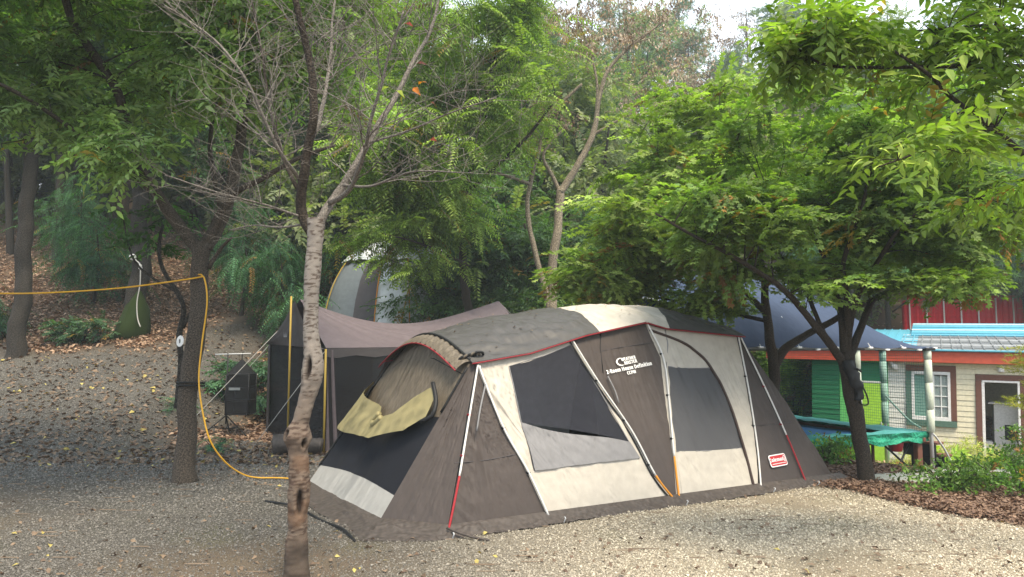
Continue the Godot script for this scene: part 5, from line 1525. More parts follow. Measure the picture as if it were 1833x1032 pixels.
func front_trees() -> void:
	rng.seed = 202
	# bare peeling tree in front
	var o := V(-1.53, -0.05, -5.46)
	var t := thing("peeling_tree", "bare cherry-like tree in front with peeling banded bark, knots and leafless twigs", "tree", o)
	var st := st0()
	st.set_smooth_group(0)
	var pts := spline([V(0.005, 0, 0), V(0.01, 0.45, 0), V(0.012, 0.80, 0), V(-0.005, 1.02, 0), V(0.02, 1.20, 0.01), V(0.075, 1.42, 0), V(0.095, 1.60, 0), V(0.075, 1.80, 0), V(0.07, 2.15, 0), V(0.085, 2.44, 0), V(0.09, 2.64, 0)], 0.008)
	var rad := []
	for i in pts.size():
		var h: float = pts[i].y
		rad.append(lerpf(0.069, 0.053, h / 2.6) + 0.035 * exp(-h * 8.0) + 0.022 * exp(-pow((h - 1.06) / 0.06, 2)) + 0.016 * exp(-pow((h - 1.52) / 0.10, 2)) + 0.010 * exp(-pow((h - 0.65) / 0.12, 2)) + 0.004 * sin(h * 9.0) + 0.02 * smoothstep(2.4, 2.64, h))
	var holes := [[V(0.35, 0.62, 0.94), 0.13, 0.032], [V(-0.15, 1.55, 0.98), 0.12, 0.028], [V(-0.8, 1.08, 0.6), 0.05, 0.035], [V(0.7, 1.02, 0.7), 0.05, 0.02]]
	var hole := func(v, dr):
		var f := 0.0
		for e in holes:
			var d2 := Vector2((dr as Vector3).x - e[0].x, (dr as Vector3).z - e[0].z).length() * 0.075
			f = maxf(f, exp(-pow(d2 / e[2], 2) - pow((v.y - e[0].y) / e[1], 2)))
		return f
	var shape := func(r, al, dr, c):
		var v: Vector3 = c + dr * r
		var f: float = hole.call(v, dr)
		var flake := noi2.get_noise_3dv(v * V(160, 420, 160))
		var lump := noi.get_noise_3dv(v * V(110, 60, 110))
		var rim := f * (1.0 - f) * 4.0
		return r * (1.0 + 0.16 * lump) + 0.012 * flake * smoothstep(2.4, 0.3, v.y) + 0.004 * noi2.get_noise_3dv(v * V(700, 1300, 700)) + 0.020 * rim - 0.045 * f * f + 0.012 * noi.get_noise_3dv(v * V(300, 200, 300)) * exp(-pow((v.y - 1.07) / 0.12, 2))
	var tint := func(v, al, dr):
		var f: float = hole.call(v, dr)
		var n := noi2.get_noise_3dv(v * V(120, 300, 120)) * 0.5 + 0.5
		var band := smoothstep(0.10, 0.30, noi2.get_noise_3dv(v * V(620, 2300, 620)) + 0.35 * noi.get_noise_3dv(v * V(60, 260, 60)))
		var up := smoothstep(0.9, 1.9, v.y)
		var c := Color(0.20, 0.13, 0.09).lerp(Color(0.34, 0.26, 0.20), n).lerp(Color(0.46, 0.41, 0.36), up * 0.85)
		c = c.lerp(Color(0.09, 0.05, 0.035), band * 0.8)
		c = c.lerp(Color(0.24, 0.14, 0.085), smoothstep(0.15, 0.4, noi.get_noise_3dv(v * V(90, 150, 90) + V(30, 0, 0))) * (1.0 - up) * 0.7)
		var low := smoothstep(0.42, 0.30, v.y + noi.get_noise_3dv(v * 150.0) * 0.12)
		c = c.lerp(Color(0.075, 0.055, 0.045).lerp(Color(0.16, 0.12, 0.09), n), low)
		return c.lerp(Color(0.03, 0.018, 0.012), smoothstep(0.45, 0.8, f))
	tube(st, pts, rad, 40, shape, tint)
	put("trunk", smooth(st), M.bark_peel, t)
	var limbs := [[[V(-1.46, 2.48, -5.46), V(-1.54, 2.64, -5.46), V(-1.51, 2.95, -5.36), V(-1.43, 3.33, -5.26), V(-1.48, 3.74, -5.26), V(-1.53, 4.07, -5.16), V(-1.58, 4.36, -5.16), V(-1.6, 5.2, -5.1)], 0.043, 0.014],
		[[V(-1.44, 2.50, -5.46), V(-1.38, 2.63, -5.46), V(-1.31, 2.8, -5.56), V(-1.17, 3.04, -5.56), V(-1.04, 3.35, -5.66), V(-0.8, 3.86, -5.76), V(-0.64, 4.27, -5.86), V(-0.55, 4.74, -5.86)], 0.038, 0.008],
		[[V(-1.53, 2.76, -5.46), V(-1.63, 2.89, -5.46), V(-1.79, 3.2, -5.66), V(-1.93, 3.63, -5.76), V(-1.99, 4.04, -5.76), V(-2.16, 4.64, -5.86)], 0.018, 0.006],
		[[V(-1.34, 2.71, -5.46), V(-1.16, 2.76, -5.26), V(-1.0, 2.92, -4.96), V(-0.92, 3.11, -4.76), V(-0.81, 3.43, -4.66), V(-0.69, 3.75, -4.56)], 0.022, 0.006],
		[[V(-1.48, 3.11, -5.36), V(-1.42, 3.4, -5.46), V(-1.44, 3.9, -5.76), V(-1.43, 4.41, -5.86), V(-1.42, 4.79, -5.96)], 0.02, 0.006],
		[[V(-1.55, 2.85, -5.46), V(-1.6, 3.0, -5.1), V(-1.74, 3.35, -4.85), V(-1.95, 3.64, -4.75), V(-2.25, 3.85, -4.7)], 0.016, 0.005],
		[[V(-1.53, 2.6, -5.46), V(-1.75, 2.66, -5.3), V(-2.0, 2.70, -5.1), V(-2.3, 2.78, -4.9)], 0.010, 0.004],
		[[V(-1.53, 2.55, -5.46), V(-1.75, 2.55, -5.6), V(-2.0, 2.60, -5.8), V(-2.25, 2.58, -5.9)], 0.010, 0.004],
		[[V(-1.25, 2.85, -5.5), V(-1.0, 2.80, -5.3), V(-0.7, 2.85, -5.1), V(-0.35, 2.80, -4.9)], 0.012, 0.004],
		[[V(-1.1, 3.2, -5.6), V(-0.8, 3.22, -5.4), V(-0.45, 3.3, -5.2), V(-0.1, 3.38, -5.1)], 0.011, 0.004]]
	var tips := []
	var tw := st0()
	tw.set_smooth_group(0)
	var li := 0
	for l in limbs:
		var p := []
		for q in l[0]:
			p.append(q - o)
		p = spline(p, 0.05)
		for i in p.size():
			p[i] += V(noi.get_noise_3dv(p[i] * 60.0), 0, noi.get_noise_3dv(p[i] * 60.0 + V(9, 0, 0))) * 0.03 * minf(1.0, i / 5.0)
		var ls := st0()
		ls.set_smooth_group(0)
		var rl := radii(p.size(), l[1], l[2])
		tube(ls, p, rl, 9, func(r, al, dr, c): return r * (1.0 + 0.12 * noi2.get_noise_3dv(c * V(300, 900, 300) + dr)))
		put("limb", smooth(ls), M.bark_dark if li in [0, 2] else M.bark_twig, t)
		li += 1
		var n := p.size()
		for k in (19 if l[1] > 0.015 else 11):
			var i := int(rr(0.22, 0.98) * (n - 1))
			var d: Vector3 = (p[mini(i + 1, n - 1)] - p[maxi(i - 1, 0)]).normalized() * 0.5 + V(0, 0.35, 0) + rdir() * V(1, 0.55, 1)
			twiggy(tw, p[i], d, rr(0.3, 0.7), minf(rl[i] * 0.45, 0.005), 2, tips)
		tips.append([p[n - 1], V(0, 1, 0)])
	put("twigs", smooth(tw), M.bark_twig, t, "stuff")
	# the few leaves it still has
	var few := [[V(-0.83, 3.40, -4.95), Color(0.30, 0.38, 0.03)], [V(-0.78, 3.36, -4.9), Color(0.35, 0.42, 0.05)], [V(-0.90, 3.43, -5.0), Color(0.16, 0.25, 0.05)], [V(-0.73, 3.33, -4.9), Color(0.40, 0.30, 0.03)], [V(-0.66, 3.36, -4.85), Color(0.55, 0.18, 0.03)], [V(-0.62, 3.38, -4.85), Color(0.48, 0.16, 0.03)], [V(-0.70, 3.73, -4.7), Color(0.25, 0.03, 0.02)], [V(-0.66, 3.58, -5.0), Color(0.12, 0.03, 0.02)], [V(-0.55, 3.28, -4.9), Color(0.14, 0.05, 0.03)], [V(-0.56, 3.05, -5.0), Color(0.22, 0.05, 0.02)]]
	for e in few:
		var lf := st0()
		leaf(lf, V(0, 0, 0), V(rr(-1, 1), rr(-0.6, 0.3), rr(-0.4, 0.8)).normalized(), V(rr(-1, 1), 1, 1).normalized(), 0.085, 0.045, e[1], 0.3)
		var m := put("leaf", lf.commit(), M.leafy, t)
		m.position = e[0] - o
	# big-leaved tree whose boughs reach in from the right
	rng.seed = 303
	var ro := V(4.9, -0.05, -5.5)
	var rt := [[[ro, V(4.85, 1.2, -5.5), V(4.75, 2.3, -5.45), V(4.7, 3.4, -5.45), V(4.75, 4.6, -5.4), V(4.9, 6.2, -5.4)], 0.13, 0.05],
		[[V(4.75, 2.4, -5.45), V(4.21, 2.75, -5.4), V(3.75, 3.06, -5.4), V(3.55, 3.25, -5.4), V(3.23, 3.5, -5.4), V(3.06, 3.59, -5.3), V(2.73, 3.76, -5.2)], 0.045, 0.010],
		[[V(4.72, 3.9, -5.42), V(4.07, 3.69, -5.4), V(3.78, 3.72, -5.4), V(3.24, 3.72, -5.4), V(2.42, 3.72, -5.4), V(2.17, 3.82, -5.4), V(2.02, 3.95, -5.4)], 0.03, 0.007],
		[[V(4.06, 3.62, -5.4), V(3.73, 3.84, -5.4), V(3.59, 4.02, -5.4), V(3.36, 4.02, -5.4), V(3.01, 3.99, -5.4)], 0.028, 0.007],
		[[V(3.55, 3.25, -5.4), V(3.18, 3.15, -5.2), V(2.84, 3.0, -5.1), V(2.47, 2.86, -5)], 0.018, 0.005],
		[[V(4.75, 4.4, -5.4), V(4.0, 4.6, -5.3), V(3.2, 4.7, -5.2), V(2.5, 4.6, -5.1)], 0.03, 0.008]]
	var big := sprays("alt", 10, 0.36, 0.11, 0.042)
	var r := tree("overhanging_tree", "large-leaved olive-green tree whose boughs hang in from the upper right edge", "tree", "", rt, M.bark_dark,
		[ell(V(2.7, 3.9, -5.3), V(0.9, 0.26, 0.5), 26, 5, 0.24), ell(V(3.6, 3.85, -5.4), V(0.6, 0.4, 0.6), 20, 5, 0.24), ell(V(3.35, 3.35, -5.3), V(0.65, 0.25, 0.6), 12, 5, 0.2), ell(V(2.25, 3.85, -5.3), V(0.4, 0.2, 0.35), 12, 6, 0.18), ell(V(3.2, 4.6, -5.2), V(1.3, 0.4, 0.8), 24, 7, 0.2), ell(V(2.8, 3.0, -5.1), V(0.5, 0.12, 0.35), 8, 5, 0.14), ell(V(3.9, 2.9, -5.8), V(0.4, 0.4, 0.5), 10, 5, 0.2)],
		big, M.leafy, Color(0.07, 0.108, 0.022), Color(0.135, 0.18, 0.04), 303, {"droop": -0.05, "flat": 0.4, "sere": 0.02})
	# the leaves that hang foremost are told apart one by one
	rng.seed = 304
	var one := []
	for k in 4:
		var lf := st0()
		oval_leaf(lf, V(0, 0, 0), V(1, 0, 0), UP, 0.115, 0.044, Color.WHITE, 0.05 + 0.12 * k)
		one.append(lf.commit())
	var tone := []
	for k in 6:
		var m := (M.leafy as StandardMaterial3D).duplicate() as StandardMaterial3D
		m.vertex_color_use_as_albedo = false
		var c := jitter(Color(0.14, 0.21, 0.045), Color(0.30, 0.37, 0.08)) if k < 5 else Color(0.28, 0.17, 0.04)
		m.albedo_color = lin(c.r, c.g, c.b)
		tone.append(m)
	var paths := [rt[1][0], rt[2][0], rt[3][0], rt[4][0]]
	for k in 170:
		var pth := spline(paths[k % 4], 0.1)
		var q: Vector3 = pth[int(rr(0.35, 1.0) * (pth.size() - 1))]
		q += rdir() * V(0.22, 0.16, 0.1) + V(0, -0.03, 0.12)
		var m := put("leaf", one[k % 4], tone[rng.randi() % (6 if k % 6 == 0 else 5)], r)
		m.transform = aim(V(rr(-1, 1), rr(-0.7, 0.25), rr(-0.5, 0.7)), q - ro, rr(0.7, 1.1), rr(-0.8, 0.8))

func shrub(called: String, label: String, cat: String, p: Vector3, r: Vector3, k: int, m: int, spr: Array, ca: Color, cb: Color, sd: int, lm: Material, opt := {}) -> Node3D:
	rng.seed = sd
	var limbs := []
	var c := p + V(0, r.y * 0.9, 0)
	for j in 7:
		var d := rdir() * V(r.x, 0, r.z) * 0.7
		limbs.append([[p + d * 0.12, p + d * 0.5 + V(0, r.y * 0.7, 0), p + d + V(0, r.y * rr(1.1, 1.7), 0)], 0.012 + 0.006 * r.y, 0.004])
	var o := {"from": 0.3, "no_flare": true, "droop": 0.0}
	o.merge(opt, true)
	return tree(called, label, cat, opt.get("group", ""), limbs, M.bark_dark, [ell(c, r, k, m, 0.16 * r.y + 0.06, opt.get("sc", 1.0))], spr, lm, ca, cb, sd, o)

func bushes() -> void:
	var s_b := sprays("bush", 14, 0.28, 0.065, 0.032)
	var s_s := sprays("bush", 22, 0.22, 0.030, 0.014)
	var s_n := sprays("tuft", 40, 0.28, 0.07, 0.005)
	# right foreground
	shrub("broadleaf_shrub", "dark green broad-leaved shrub at the lower right edge beside the stone slabs", "shrub", gp(5.85, -8.8), V(0.75, 0.24, 0.5), 30, 6, s_b, Color(0.035, 0.075, 0.018), Color(0.075, 0.13, 0.025), 401, M.shiny_leaf)
	shrub("broadleaf_shrub", "low sparse shrub reaching over the pale stone slab", "shrub", gp(5.1, -8.9), V(0.45, 0.2, 0.35), 22, 6, s_b, Color(0.04, 0.08, 0.02), Color(0.08, 0.13, 0.03), 402, M.shiny_leaf)
	shrub("broadleaf_shrub", "tall twiggy shrub in front of the open doorway", "shrub", gp(6.6, -9.6), V(0.45, 0.42, 0.4), 16, 5, s_b, Color(0.035, 0.07, 0.018), Color(0.07, 0.12, 0.025), 403, M.shiny_leaf)
	shrub("flowering_bush", "pale yellow-green bushy plant below the white window", "bush", gp(9.0, -15.6), V(1.2, 0.48, 0.8), 130, 11, s_s, Color(0.20, 0.22, 0.06), Color(0.36, 0.35, 0.13), 404, M.leafy)
	shrub("flowering_bush", "pale yellow-green bushy plant in front of the doorway's foot", "bush", gp(9.3, -14.0), V(0.9, 0.34, 0.7), 100, 11, s_s, Color(0.17, 0.22, 0.05), Color(0.34, 0.33, 0.10), 405, M.leafy)
	shrub("golden_conifer", "golden feathery conifer at the right edge in front of the house corner", "conifer", gp(7.75, -10.6), V(0.55, 1.15, 0.5), 130, 12, s_n, Color(0.16, 0.19, 0.04), Color(0.34, 0.30, 0.08), 406, M.leafy)
	# beside and under the trampoline
	shrub("leafy_plant", "tall leafy plant between the tent's right corner and the trampoline", "plant", gp(5.1, -12.0), V(0.3, 0.24, 0.3), 13, 4, s_b, Color(0.06, 0.12, 0.025), Color(0.12, 0.20, 0.045), 407, M.leafy)
	shrub("leafy_plant", "low leafy plant at the tent's right tip", "plant", gp(4.6, -11.2), V(0.25, 0.16, 0.25), 12, 5, s_b, Color(0.05, 0.10, 0.025), Color(0.09, 0.16, 0.035), 408, M.leafy)
	var strap := sprays("alt", 12, 0.3, 0.22, 0.07)
	var hl := ["yellow-green broad-leaved clump under the trampoline's middle", "yellow-green broad-leaved clump under the trampoline beside the red bucket", "broad-leaved clump behind the trampoline's steps", "broad-leaved clump under the trampoline's far corner"]
	var hp := [[6.4, -15.6], [7.3, -16.0], [8.6, -15.0], [5.6, -15.4]]
	for k in 4:
		shrub("hosta", hl[k], "plant", gp(hp[k][0], hp[k][1]), V(0.55, 0.28, 0.4), 20, 4, strap, Color(0.17, 0.26, 0.04), Color(0.30, 0.36, 0.08), 410 + k, M.leafy, {"group": "broad-leaved clumps under the trampoline"})
	shrub("weed", "small bright green weed at the foot of the trampoline's front leg", "plant", gp(5.75, -12.9), V(0.14, 0.12, 0.12), 7, 4, s_b, Color(0.10, 0.20, 0.03), Color(0.16, 0.28, 0.05), 420, M.leafy)
	# behind the tent, in the middle
	var ml := ["broad green bush behind the tent roof, right of the twin pale trunks", "green bush behind the cream roof band", "dark bush behind the screen tent's right end", "bush behind the tent's right roof end", "pale leafy bush left behind the trampoline", "shaded bush at the back between tent and trampoline", "dark hedge-like bush left of the twin pale trunks", "grey-green bush between the roof's hump and the twin trunks"]
	var mp := [[2.6, -15.4, 1.5, 1.35], [3.6, -14.6, 1.2, 1.1], [-0.4, -18.2, 1.5, 1.5], [2.9, -17.6, 1.3, 1.3], [8.3, -22.6, 1.6, 1.5], [4.2, -20.2, 1.0, 0.9], [0.1, -17.8, 1.3, 1.6], [1.6, -17.6, 1.4, 1.5]]
	for k in mp.size():
		var dark: bool = k in [2, 6]
		shrub("bush", ml[k], "bush", gp(mp[k][0], mp[k][1]), V(mp[k][2], mp[k][3], 1.0), 90, 14, sprays("alt", 12, 0.42, 0.105, 0.046), Color(0.035, 0.07, 0.028) if dark else Color(0.06, 0.105, 0.03), Color(0.075, 0.12, 0.045) if dark else Color(0.13, 0.19, 0.05), 430 + k, M.leafy, {"group": "bushes behind the tents"})
	# beside the track
	shrub("fern", "small blue-green fern beside the roped tree on the leaf bank", "fern", gp(-4.9, -12.6), V(0.28, 0.14, 0.25), 12, 5, sprays("pinnate", 22, 0.5, 0.085, 0.022), Color(0.035, 0.11, 0.07), Color(0.06, 0.15, 0.10), 440, M.leafy, {"sc": 0.5})
	shrub("fern", "fern on the leaf bank left of the roped tree", "fern", gp(-6.5, -14.8), V(0.35, 0.15, 0.3), 10, 5, sprays("pinnate", 22, 0.5, 0.085, 0.022), Color(0.03, 0.08, 0.045), Color(0.05, 0.11, 0.06), 441, M.leafy, {"sc": 0.6})
	shrub("slope_shrub", "low dark shrub on the slope right of the thick left trunk", "shrub", gp(-10.6, -18.4), V(0.8, 0.4, 0.5), 40, 8, sprays("alt", 12, 0.42, 0.105, 0.046), Color(0.025, 0.055, 0.03), Color(0.05, 0.09, 0.05), 442, M.leafy, {"sc": 0.7})
	shrub("slope_shrub", "dark undergrowth shrub behind the hanging drying net", "shrub", gp(-5.6, -16.4), V(0.9, 0.7, 0.5), 60, 9, sprays("alt", 12, 0.42, 0.105, 0.046), Color(0.025, 0.06, 0.035), Color(0.05, 0.10, 0.055), 443, M.leafy, {"sc": 0.8})

# ---------------------------------------------------------------- small things
func small_things() -> void:
	rng.seed = 77
	# yellow rope and cord at the roped tree
	var rope_ := put("guy_rope", rope([V(-6.56, 2.33, -9.0), V(-5.8, 2.34, -9.15), V(-4.9, 2.42, -9.35), V(-4.05, 2.55, -9.46), V(-3.92, 2.58, -9.46)], 0.011, 6, 0.1), M.cord_yellow)
	tag(rope_, "taut yellow-orange rope running from the left edge to the roped tree", "rope")
	var cord := put("extension_cord", rope([V(-3.96, 2.60, -9.44), V(-3.88, 2.56, -9.42), V(-3.83, 2.25, -9.42), V(-3.88, 1.69, -9.42), V(-3.89, 1.27, -9.40), V(-3.80, 0.87, -9.34), V(-3.68, 0.54, -9.3), V(-3.55, 0.27, -9.45), V(-3.40, 0.09, -9.65), V(-3.24, 0.03, -9.75), V(-3.05, 0.02, -9.8), V(-2.84, 0.02, -9.75), V(-2.6, 0.02, -9.6), V(-2.2, 0.03, -9.5)], 0.010, 6, 0.05), M.cord_yellow)
	tag(cord, "yellow-orange power cord hanging down the roped tree and trailing to the tent", "cord")
	var strap := st0()
	strap.set_smooth_group(0)
	for dy in [0.0, 0.035]:
		var q := []
		for k in 25:
			var a := TAU * k / 24.0
			q.append(V(-4.075 + cos(a) * 0.165, 1.20 + dy + 0.012 * sin(a), -9.6 + sin(a) * 0.165))
		tube(strap, q, radii(25, 0.012, 0.012), 6)
	tag(put("strap", smooth(strap), M.black), "black strap wound twice round the roped tree's trunk", "strap")
	var tg := thing("tag", "white oval tag with a dark hole on the roped tree", "tag", V(-4.15, 1.76, -9.42))
	var disc := CylinderMesh.new()
	disc.top_radius = 0.055
	disc.bottom_radius = 0.055
	disc.height = 0.012
	disc.radial_segments = 20
	var pl := put("plate", disc, M.white_paint, tg)
	pl.rotation_degrees = V(80, 0, 0)
	pl.scale = V(0.8, 1, 1.3)
	put("slot", boxm(V(0, 0, 0.011), V(0.012, 0.05, 0.008), 0.003), M.black, tg)
	# lamp on the mossy tree
	var lp := thing("tree_lamp", "small white floodlight fixed to the mossy tree with a grey cable", "lamp", V(-9.62, 4.05, -18.92))
	var sp := SphereMesh.new()
	sp.radius = 0.085
	sp.height = 0.14
	var hd := put("head", sp, M.white_paint, lp)
	hd.rotation_degrees = V(70, 20, 0)
	put("lens", boxm(V(0.0, 0.0, 0.075), V(0.06, 0.07, 0.02), 0.01), M.cable_grey, lp)
	put("bracket", rope([V(0.02, -0.03, -0.02), V(0.16, -0.16, -0.04), V(0.20, -0.28, -0.1)], 0.016, 6, 0.05), M.white_paint, lp)
	put("socket", boxm(V(0.20, -0.25, 0.0), V(0.07, 0.12, 0.07), 0.015), M.white_paint, lp)
	put("cable", rope([V(0.21, -0.30, 0.0), V(0.24, -0.7, 0.05), V(0.22, -1.15, 0.12), V(0.30, -1.55, 0.22), V(0.42, -1.78, 0.3)], 0.014, 6, 0.05), M.cable_grey, lp)
	# drying net on its stand
	var np := gp(-5.35, -14.8)
	var st_ := thing("net_stand", "black tripod stand with crossbar holding the drying net", "stand", np + V(-0.22, 0, 0))
	put("mast", rod(V(0, 0.25, 0), V(0, 1.62, 0), 0.014), M.black, st_)
	put("crossbar", rod(V(-0.25, 1.60, 0), V(0.45, 1.62, 0), 0.012), M.steel, st_)
	for a in [0.4, 2.5, 4.6]:
		put("leg", rod(V(0, 0.42, 0), V(cos(a) * 0.55, 0.0, sin(a) * 0.4), 0.012), M.black, st_)
		put("stay", rod(V(0, 0.16, 0), V(cos(a) * 0.28, 0.20, sin(a) * 0.2), 0.009), M.black, st_)
	var dn := thing("drying_net", "black box-shaped hanging drying net with pointed top and pale label", "net", np + V(0.06, 0.44, 0.0))
	var body := st0()
	for k in 4:
		var a := PI / 4 + PI / 2 * k
		var b := a + PI / 2
		var pa := V(cos(a), 0, sin(a)) * 0.31
		var pb := V(cos(b), 0, sin(b)) * 0.31
		quad(body, pa, pb, pb + UP * 0.78, pa + UP * 0.78, (pa + pb).normalized())
		tri(body, pa + UP * 0.78, pb + UP * 0.78, V(0, 1.08, 0), (pa + pb + UP * 0.4).normalized())
	put("netting", body.commit(), M.tarp_mesh, dn)
	for k in 4:
		put("shelf", boxm(V(0, 0.01 + k * 0.257, 0), V(0.44, 0.02, 0.44), 0.006), M.black, dn)
		var a := PI / 4 + PI / 2 * k
		put("edge", rod(V(cos(a), 0, sin(a)) * 0.31, V(cos(a), 0, sin(a)) * 0.31 + UP * 0.78, 0.01), M.black, dn)
	put("label_patch", boxm(V(-0.05, 0.50, 0.228), V(0.22, 0.05, 0.006), 0.002), M.slate_cloth, dn)
	put("hook", rope([V(0, 1.06, 0), V(0, 1.16, 0), V(0.02, 1.2, 0)], 0.01, 6, 0.03), M.black, dn)
	var gl := put("pale_line", rope([V(-4.2, 2.7, -15.4), V(-5.0, 1.6, -14.7), V(-5.55, 0.75, -14.0), V(-6.0, 0.1, -13.5)], 0.006, 5, 0.3), M.cable_grey)
	tag(gl, "thin pale guy line slanting across the drying net", "rope")
	# dead branch and box on the bank
	var lg := put("fallen_branch", rope([gp(-6.6, -17.0, 0.1), gp(-5.6, -17.3, 0.35), gp(-4.9, -17.5, 0.75), gp(-4.4, -17.8, 1.0)], 0.03, 8, 0.1), M.wood_grey)
	tag(lg, "bare grey fallen branch leaning on the bank behind the drying net", "branch")
	var bx := thing("cooler_bag", "pink-red striped bag lying on the track left of the screen tent", "bag", gp(-5.95, -17.4, 0.02))
	put("bag_body", boxm(V(0, 0.11, 0), V(0.52, 0.24, 0.3), 0.05), M.cream_cloth, bx).set_meta("label", "pinkish white bag body")
	for e in [-0.16, 0.18]:
		put("band", boxm(V(e, 0.115, 0), V(0.07, 0.255, 0.315), 0.03), M.badge_red, bx)
	put("handle", rope([V(-0.16, 0.2, 0.16), V(0.0, 0.05, 0.19), V(0.18, 0.2, 0.16)], 0.018, 6, 0.04), M.badge_red, bx)
	# black pouch tied to the maple
	var ph := thing("pouch", "black cloth pouch with a loop tied round the maple trunk below its fork", "pouch", V(4.27, 1.28, -9.5))
	var ps := st0()
	ps.set_smooth_group(0)
	tube(ps, spline([V(-0.04, 0.22, 0.0), V(-0.03, 0.08, 0.05), V(0.02, -0.08, 0.07), V(0.05, -0.24, 0.06)], 0.03), radii(40, 0.06, 0.05), 10, func(r, al, dr, c): return r * (1.0 + 1.2 * noi.get_noise_3dv((c + dr * r) * 260.0)))
	put("body", smooth(ps), M.black, ph)
	put("loop", rope([V(0.06, -0.02, 0.08), V(0.13, -0.18, 0.09), V(0.15, -0.30, 0.08), V(0.06, -0.30, 0.09), V(0.05, -0.22, 0.09)], 0.010, 6, 0.03), M.black, ph)
	put("tie", rope([V(-0.11, 0.12, 0.0), V(0.0, 0.14, 0.10), V(0.11, 0.10, 0.02)], 0.014, 6, 0.04), M.black, ph)
	# stone slabs
	var sl := ["pale stone slab nearest the maple's foot", "pale stone slab in the middle of the path right of the maple", "pale stone slab furthest right under the shrub", "pale stone slab behind the shrub beside the trampoline steps"]
	var sp2 := [[5.05, -9.75, 0.95, 0.62, 0.3], [5.85, -10.1, 0.9, 0.6, 0.15], [6.55, -9.85, 0.85, 0.6, 0.5], [6.7, -10.8, 0.9, 0.55, 0.2]]
	for k in 4:
		var s := st0()
		s.set_smooth_group(0)
		var w: float = sp2[k][2]
		var d: float = sp2[k][3]
		var n := 22
		var ring := []
		for i in n:
			var a := TAU * i / n
			var r := pow(pow(absf(cos(a)), 5) + pow(absf(sin(a)), 5), -0.2) * (1.0 + noi.get_noise_2d(i * 20.0, k * 70.0) * 0.16)
			ring.append(V(cos(a) * r * w / 2, 0, sin(a) * r * d / 2))
		for i in n:
			var a: Vector3 = ring[i]
			var b: Vector3 = ring[(i + 1) % n]
			tri(s, V(0, 0.055, 0), a * 0.96 + UP * 0.05, b * 0.96 + UP * 0.05, UP)
			quad(s, a * 0.96 + UP * 0.05, b * 0.96 + UP * 0.05, b + UP * 0.03, a + UP * 0.03, (a + b).normalized() + UP)
			quad(s, a + UP * 0.03, b + UP * 0.03, b - UP * 0.06, a - UP * 0.06, (a + b).normalized())
		var o := put("stone_slab", s.commit(), M.slab)
		o.position = gp(sp2[k][0], sp2[k][1], 0.0)
		o.rotation.y = sp2[k][4]
		tag(o, sl[k], "slab", "stone slabs of the path at the right")

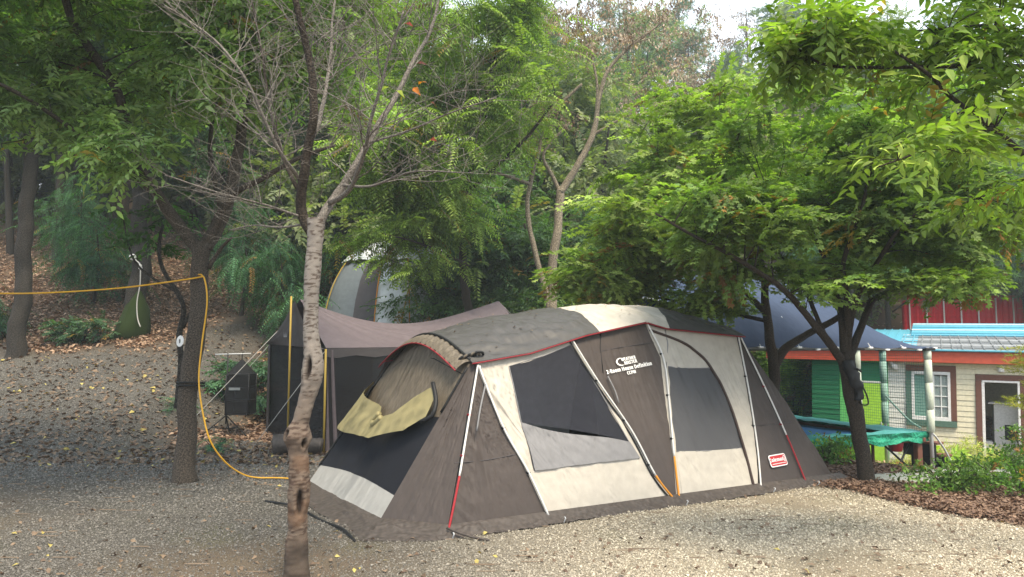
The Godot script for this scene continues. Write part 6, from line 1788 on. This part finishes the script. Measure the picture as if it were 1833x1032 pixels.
# ---------------------------------------------------------------- gravel, litter
func gravel_and_leaves() -> void:
	rng.seed = 900
	var meshes := []
	for k in 3:
		var st := st0()
		var p := []
		for q in [V(1, 0, 0), V(-1, 0, 0), V(0, 0.7, 0), V(0, -0.7, 0), V(0, 0, 1), V(0, 0, -1)]:
			p.append(q * rr(0.7, 1.2) + rdir() * 0.2)
		for f in [[0, 2, 4], [2, 1, 4], [1, 3, 4], [3, 0, 4], [2, 0, 5], [1, 2, 5], [3, 1, 5], [0, 3, 5]]:
			for i in f:
				st.add_vertex(p[i])
		meshes.append(st.commit())
	var xf := [[], [], []]
	var cl := [[], [], []]
	var tries := 0
	while xf[0].size() + xf[1].size() + xf[2].size() < 190000 and tries < 900000:
		tries += 1
		var d := 3.6 / (1.0 - rng.randf() * 0.80)      # thins out with distance
		var x := d * rr(-0.78, 0.78)
		var z := -d
		if rng.randf() < litter(x, z) * 0.96:
			continue
		var soil := smoothstep(0.12, 0.3, noi2.get_noise_2d(x * 10.0 + 40.0, z * 10.0))
		soil = maxf(soil, smoothstep(1.2, 0.2, Vector2((x + 1.9) / 1.6, (z + 5.9) / 1.1).length()))
		if rng.randf() < soil * 0.8:
			continue
		var s := rr(0.0035, 0.010) * (1.0 + 0.10 * maxf(d - 4.0, 0.0))
		if rng.randf() < 0.03:
			s *= 1.8
		var w := rng.randi() % 3
		var b := Basis.from_euler(V(rr(-0.5, 0.5), rr(0, TAU), rr(-0.5, 0.5))).scaled(V(s, s, s))
		xf[w].append(Transform3D(b, gp(x, z, s * 0.25)))
		var v := rr(0.08, 0.20) * rr(0.7, 1.1)
		var warm := smoothstep(-1.6, 2.0, x) * smoothstep(11.0, 8.0, -z)
		cl[w].append(Color(v * 1.03, v * 0.95, v * 0.84).lerp(Color(v * 3.2, v * 2.8, v * 2.15), warm * 0.95))
	for k in 90000:   # the track, further off: coarser chips
		var d := rr(7.0, 20.0)
		var x := -rr(0.05, 0.72) * d
		if rng.randf() < litter(x, -d) * 0.96 or rng.randf() > smoothstep(7.0, 13.0, d):
			continue
		var s := rr(0.008, 0.018)
		var w := rng.randi() % 3
		xf[w].append(Transform3D(Basis.from_euler(V(rr(-0.5, 0.5), rr(0, TAU), rr(-0.5, 0.5))).scaled(V(s, s * 0.8, s)), gp(x, -d, s * 0.2)))
		var v := rr(0.06, 0.24)
		cl[w].append(Color(v, v * 0.93, v * 0.84))
	for w in 3:
		var o := many("gravel", meshes[w], M.stone, xf[w], cl[w])
		o.set_meta("label", ["grey and buff gravel chips covering the camp ground", "loose gravel chips scattered over the camp ground", "small gravel pieces bedded in the camp ground"][w])
		o.set_meta("category", "gravel")
	# bits that have dropped on the roofs
	var rx := []
	var rc := []
	for k in 90:
		var sp := roof(rr(0.6, 4.5), rr(0.05, 0.6)) + Vector3(-0.58, 0.012, -6.81)
		rx.append(aim(V(rr(-1, 1), rr(-0.1, 0.1), rr(-1, 1)), sp, rr(0.02, 0.055)))
		rc.append(jitter(Color(0.14, 0.08, 0.04), Color(0.40, 0.30, 0.14)))
	var dl := st0()
	leaf(dl, V(-0.5, 0.1, 0), V(1, 0.1, 0).normalized(), UP, 1.0, 0.45, Color.WHITE, 0.2)
	var ro := many("fallen_leaves", dl.commit(), M.dead_leaf, rx, rc)
	ro.set_meta("label", "dry leaf bits lying on the big tent's roof")
	ro.set_meta("category", "leaves")
	var sx := []
	var sc := []
	for k in 160:
		var d := rr(4.2, 12.0)
		var x := d * rr(-0.7, 0.7)
		sx.append(Transform3D(Basis.from_euler(V(0, rr(0, TAU), 0)).scaled(V(rr(0.05, 0.22), 0.005, 0.006)), gp(x, -d, 0.012)))
		sc.append(jitter(Color(0.12, 0.085, 0.06), Color(0.28, 0.21, 0.15)))
	var so := many("fallen_twigs", boxm(V(0, 0, 0), V(1, 1, 1), 0.0), M.stone, sx, sc)
	so.set_meta("label", "short dry twigs scattered over the gravel")
	so.set_meta("category", "twigs")
	# leaf litter
	var lm := []
	for k in 4:
		var st := st0()
		leaf(st, V(-0.5, 0.1, 0), V(1, 0.1, 0).normalized(), UP, 1.0, rr(0.4, 0.65), Color.WHITE, rr(-0.4, 0.4))
		lm.append(st.commit())
	xf = [[], [], [], []]
	cl = [[], [], [], []]
	var n := 0
	tries = 0
	while n < 120000 and tries < 800000:
		tries += 1
		var d := 5.0 / (1.0 - rng.randf() * 0.83)
		var x := d * rr(-0.80, 0.80)
		var z := -d
		var li := litter(x, z)
		if rng.randf() > maxf(li * li, 0.003 + 0.11 * smoothstep(8.5, 13.0, d)):
			continue
		if li > 0.5 and x > -1.5 and d > 13.0 and rng.randf() < 0.7:
			continue
		n += 1
		var w := rng.randi() % 4
		var s := rr(0.06, 0.14)
		if d < 11.0:
			s = rr(0.03, 0.07)
		var b := Basis.from_euler(V(rr(-0.7, 0.7), rr(0, TAU), rr(-0.7, 0.7))).scaled(V(s, s, s))
		xf[w].append(Transform3D(b, gp(x, z, rr(0.0, 0.04) * (1.0 if li > 0.5 else 0.3))))
		var c := jitter(Color(0.16, 0.09, 0.055), Color(0.42, 0.29, 0.20))
		if x > 2.5 and d < 12.0:
			c = jitter(Color(0.11, 0.065, 0.045), Color(0.24, 0.155, 0.105))
		if li < 0.3:
			c = jitter(Color(0.10, 0.065, 0.045), Color(0.21, 0.15, 0.10)) if rng.randf() < 0.94 else jitter(Color(0.35, 0.28, 0.08), Color(0.4, 0.34, 0.12))
		cl[w].append(c)
	for w in 4:
		var o := many("leaf_litter", lm[w], M.dead_leaf, xf[w], cl[w])
		o.set_meta("label", ["brown dead leaves carpeting the wooded slope and bank", "curled fallen leaves lying over the slope", "fallen brown leaves spread beneath the trees", "dry leaf litter at the ground's wooded edges"][w])
		o.set_meta("category", "leaf litter")
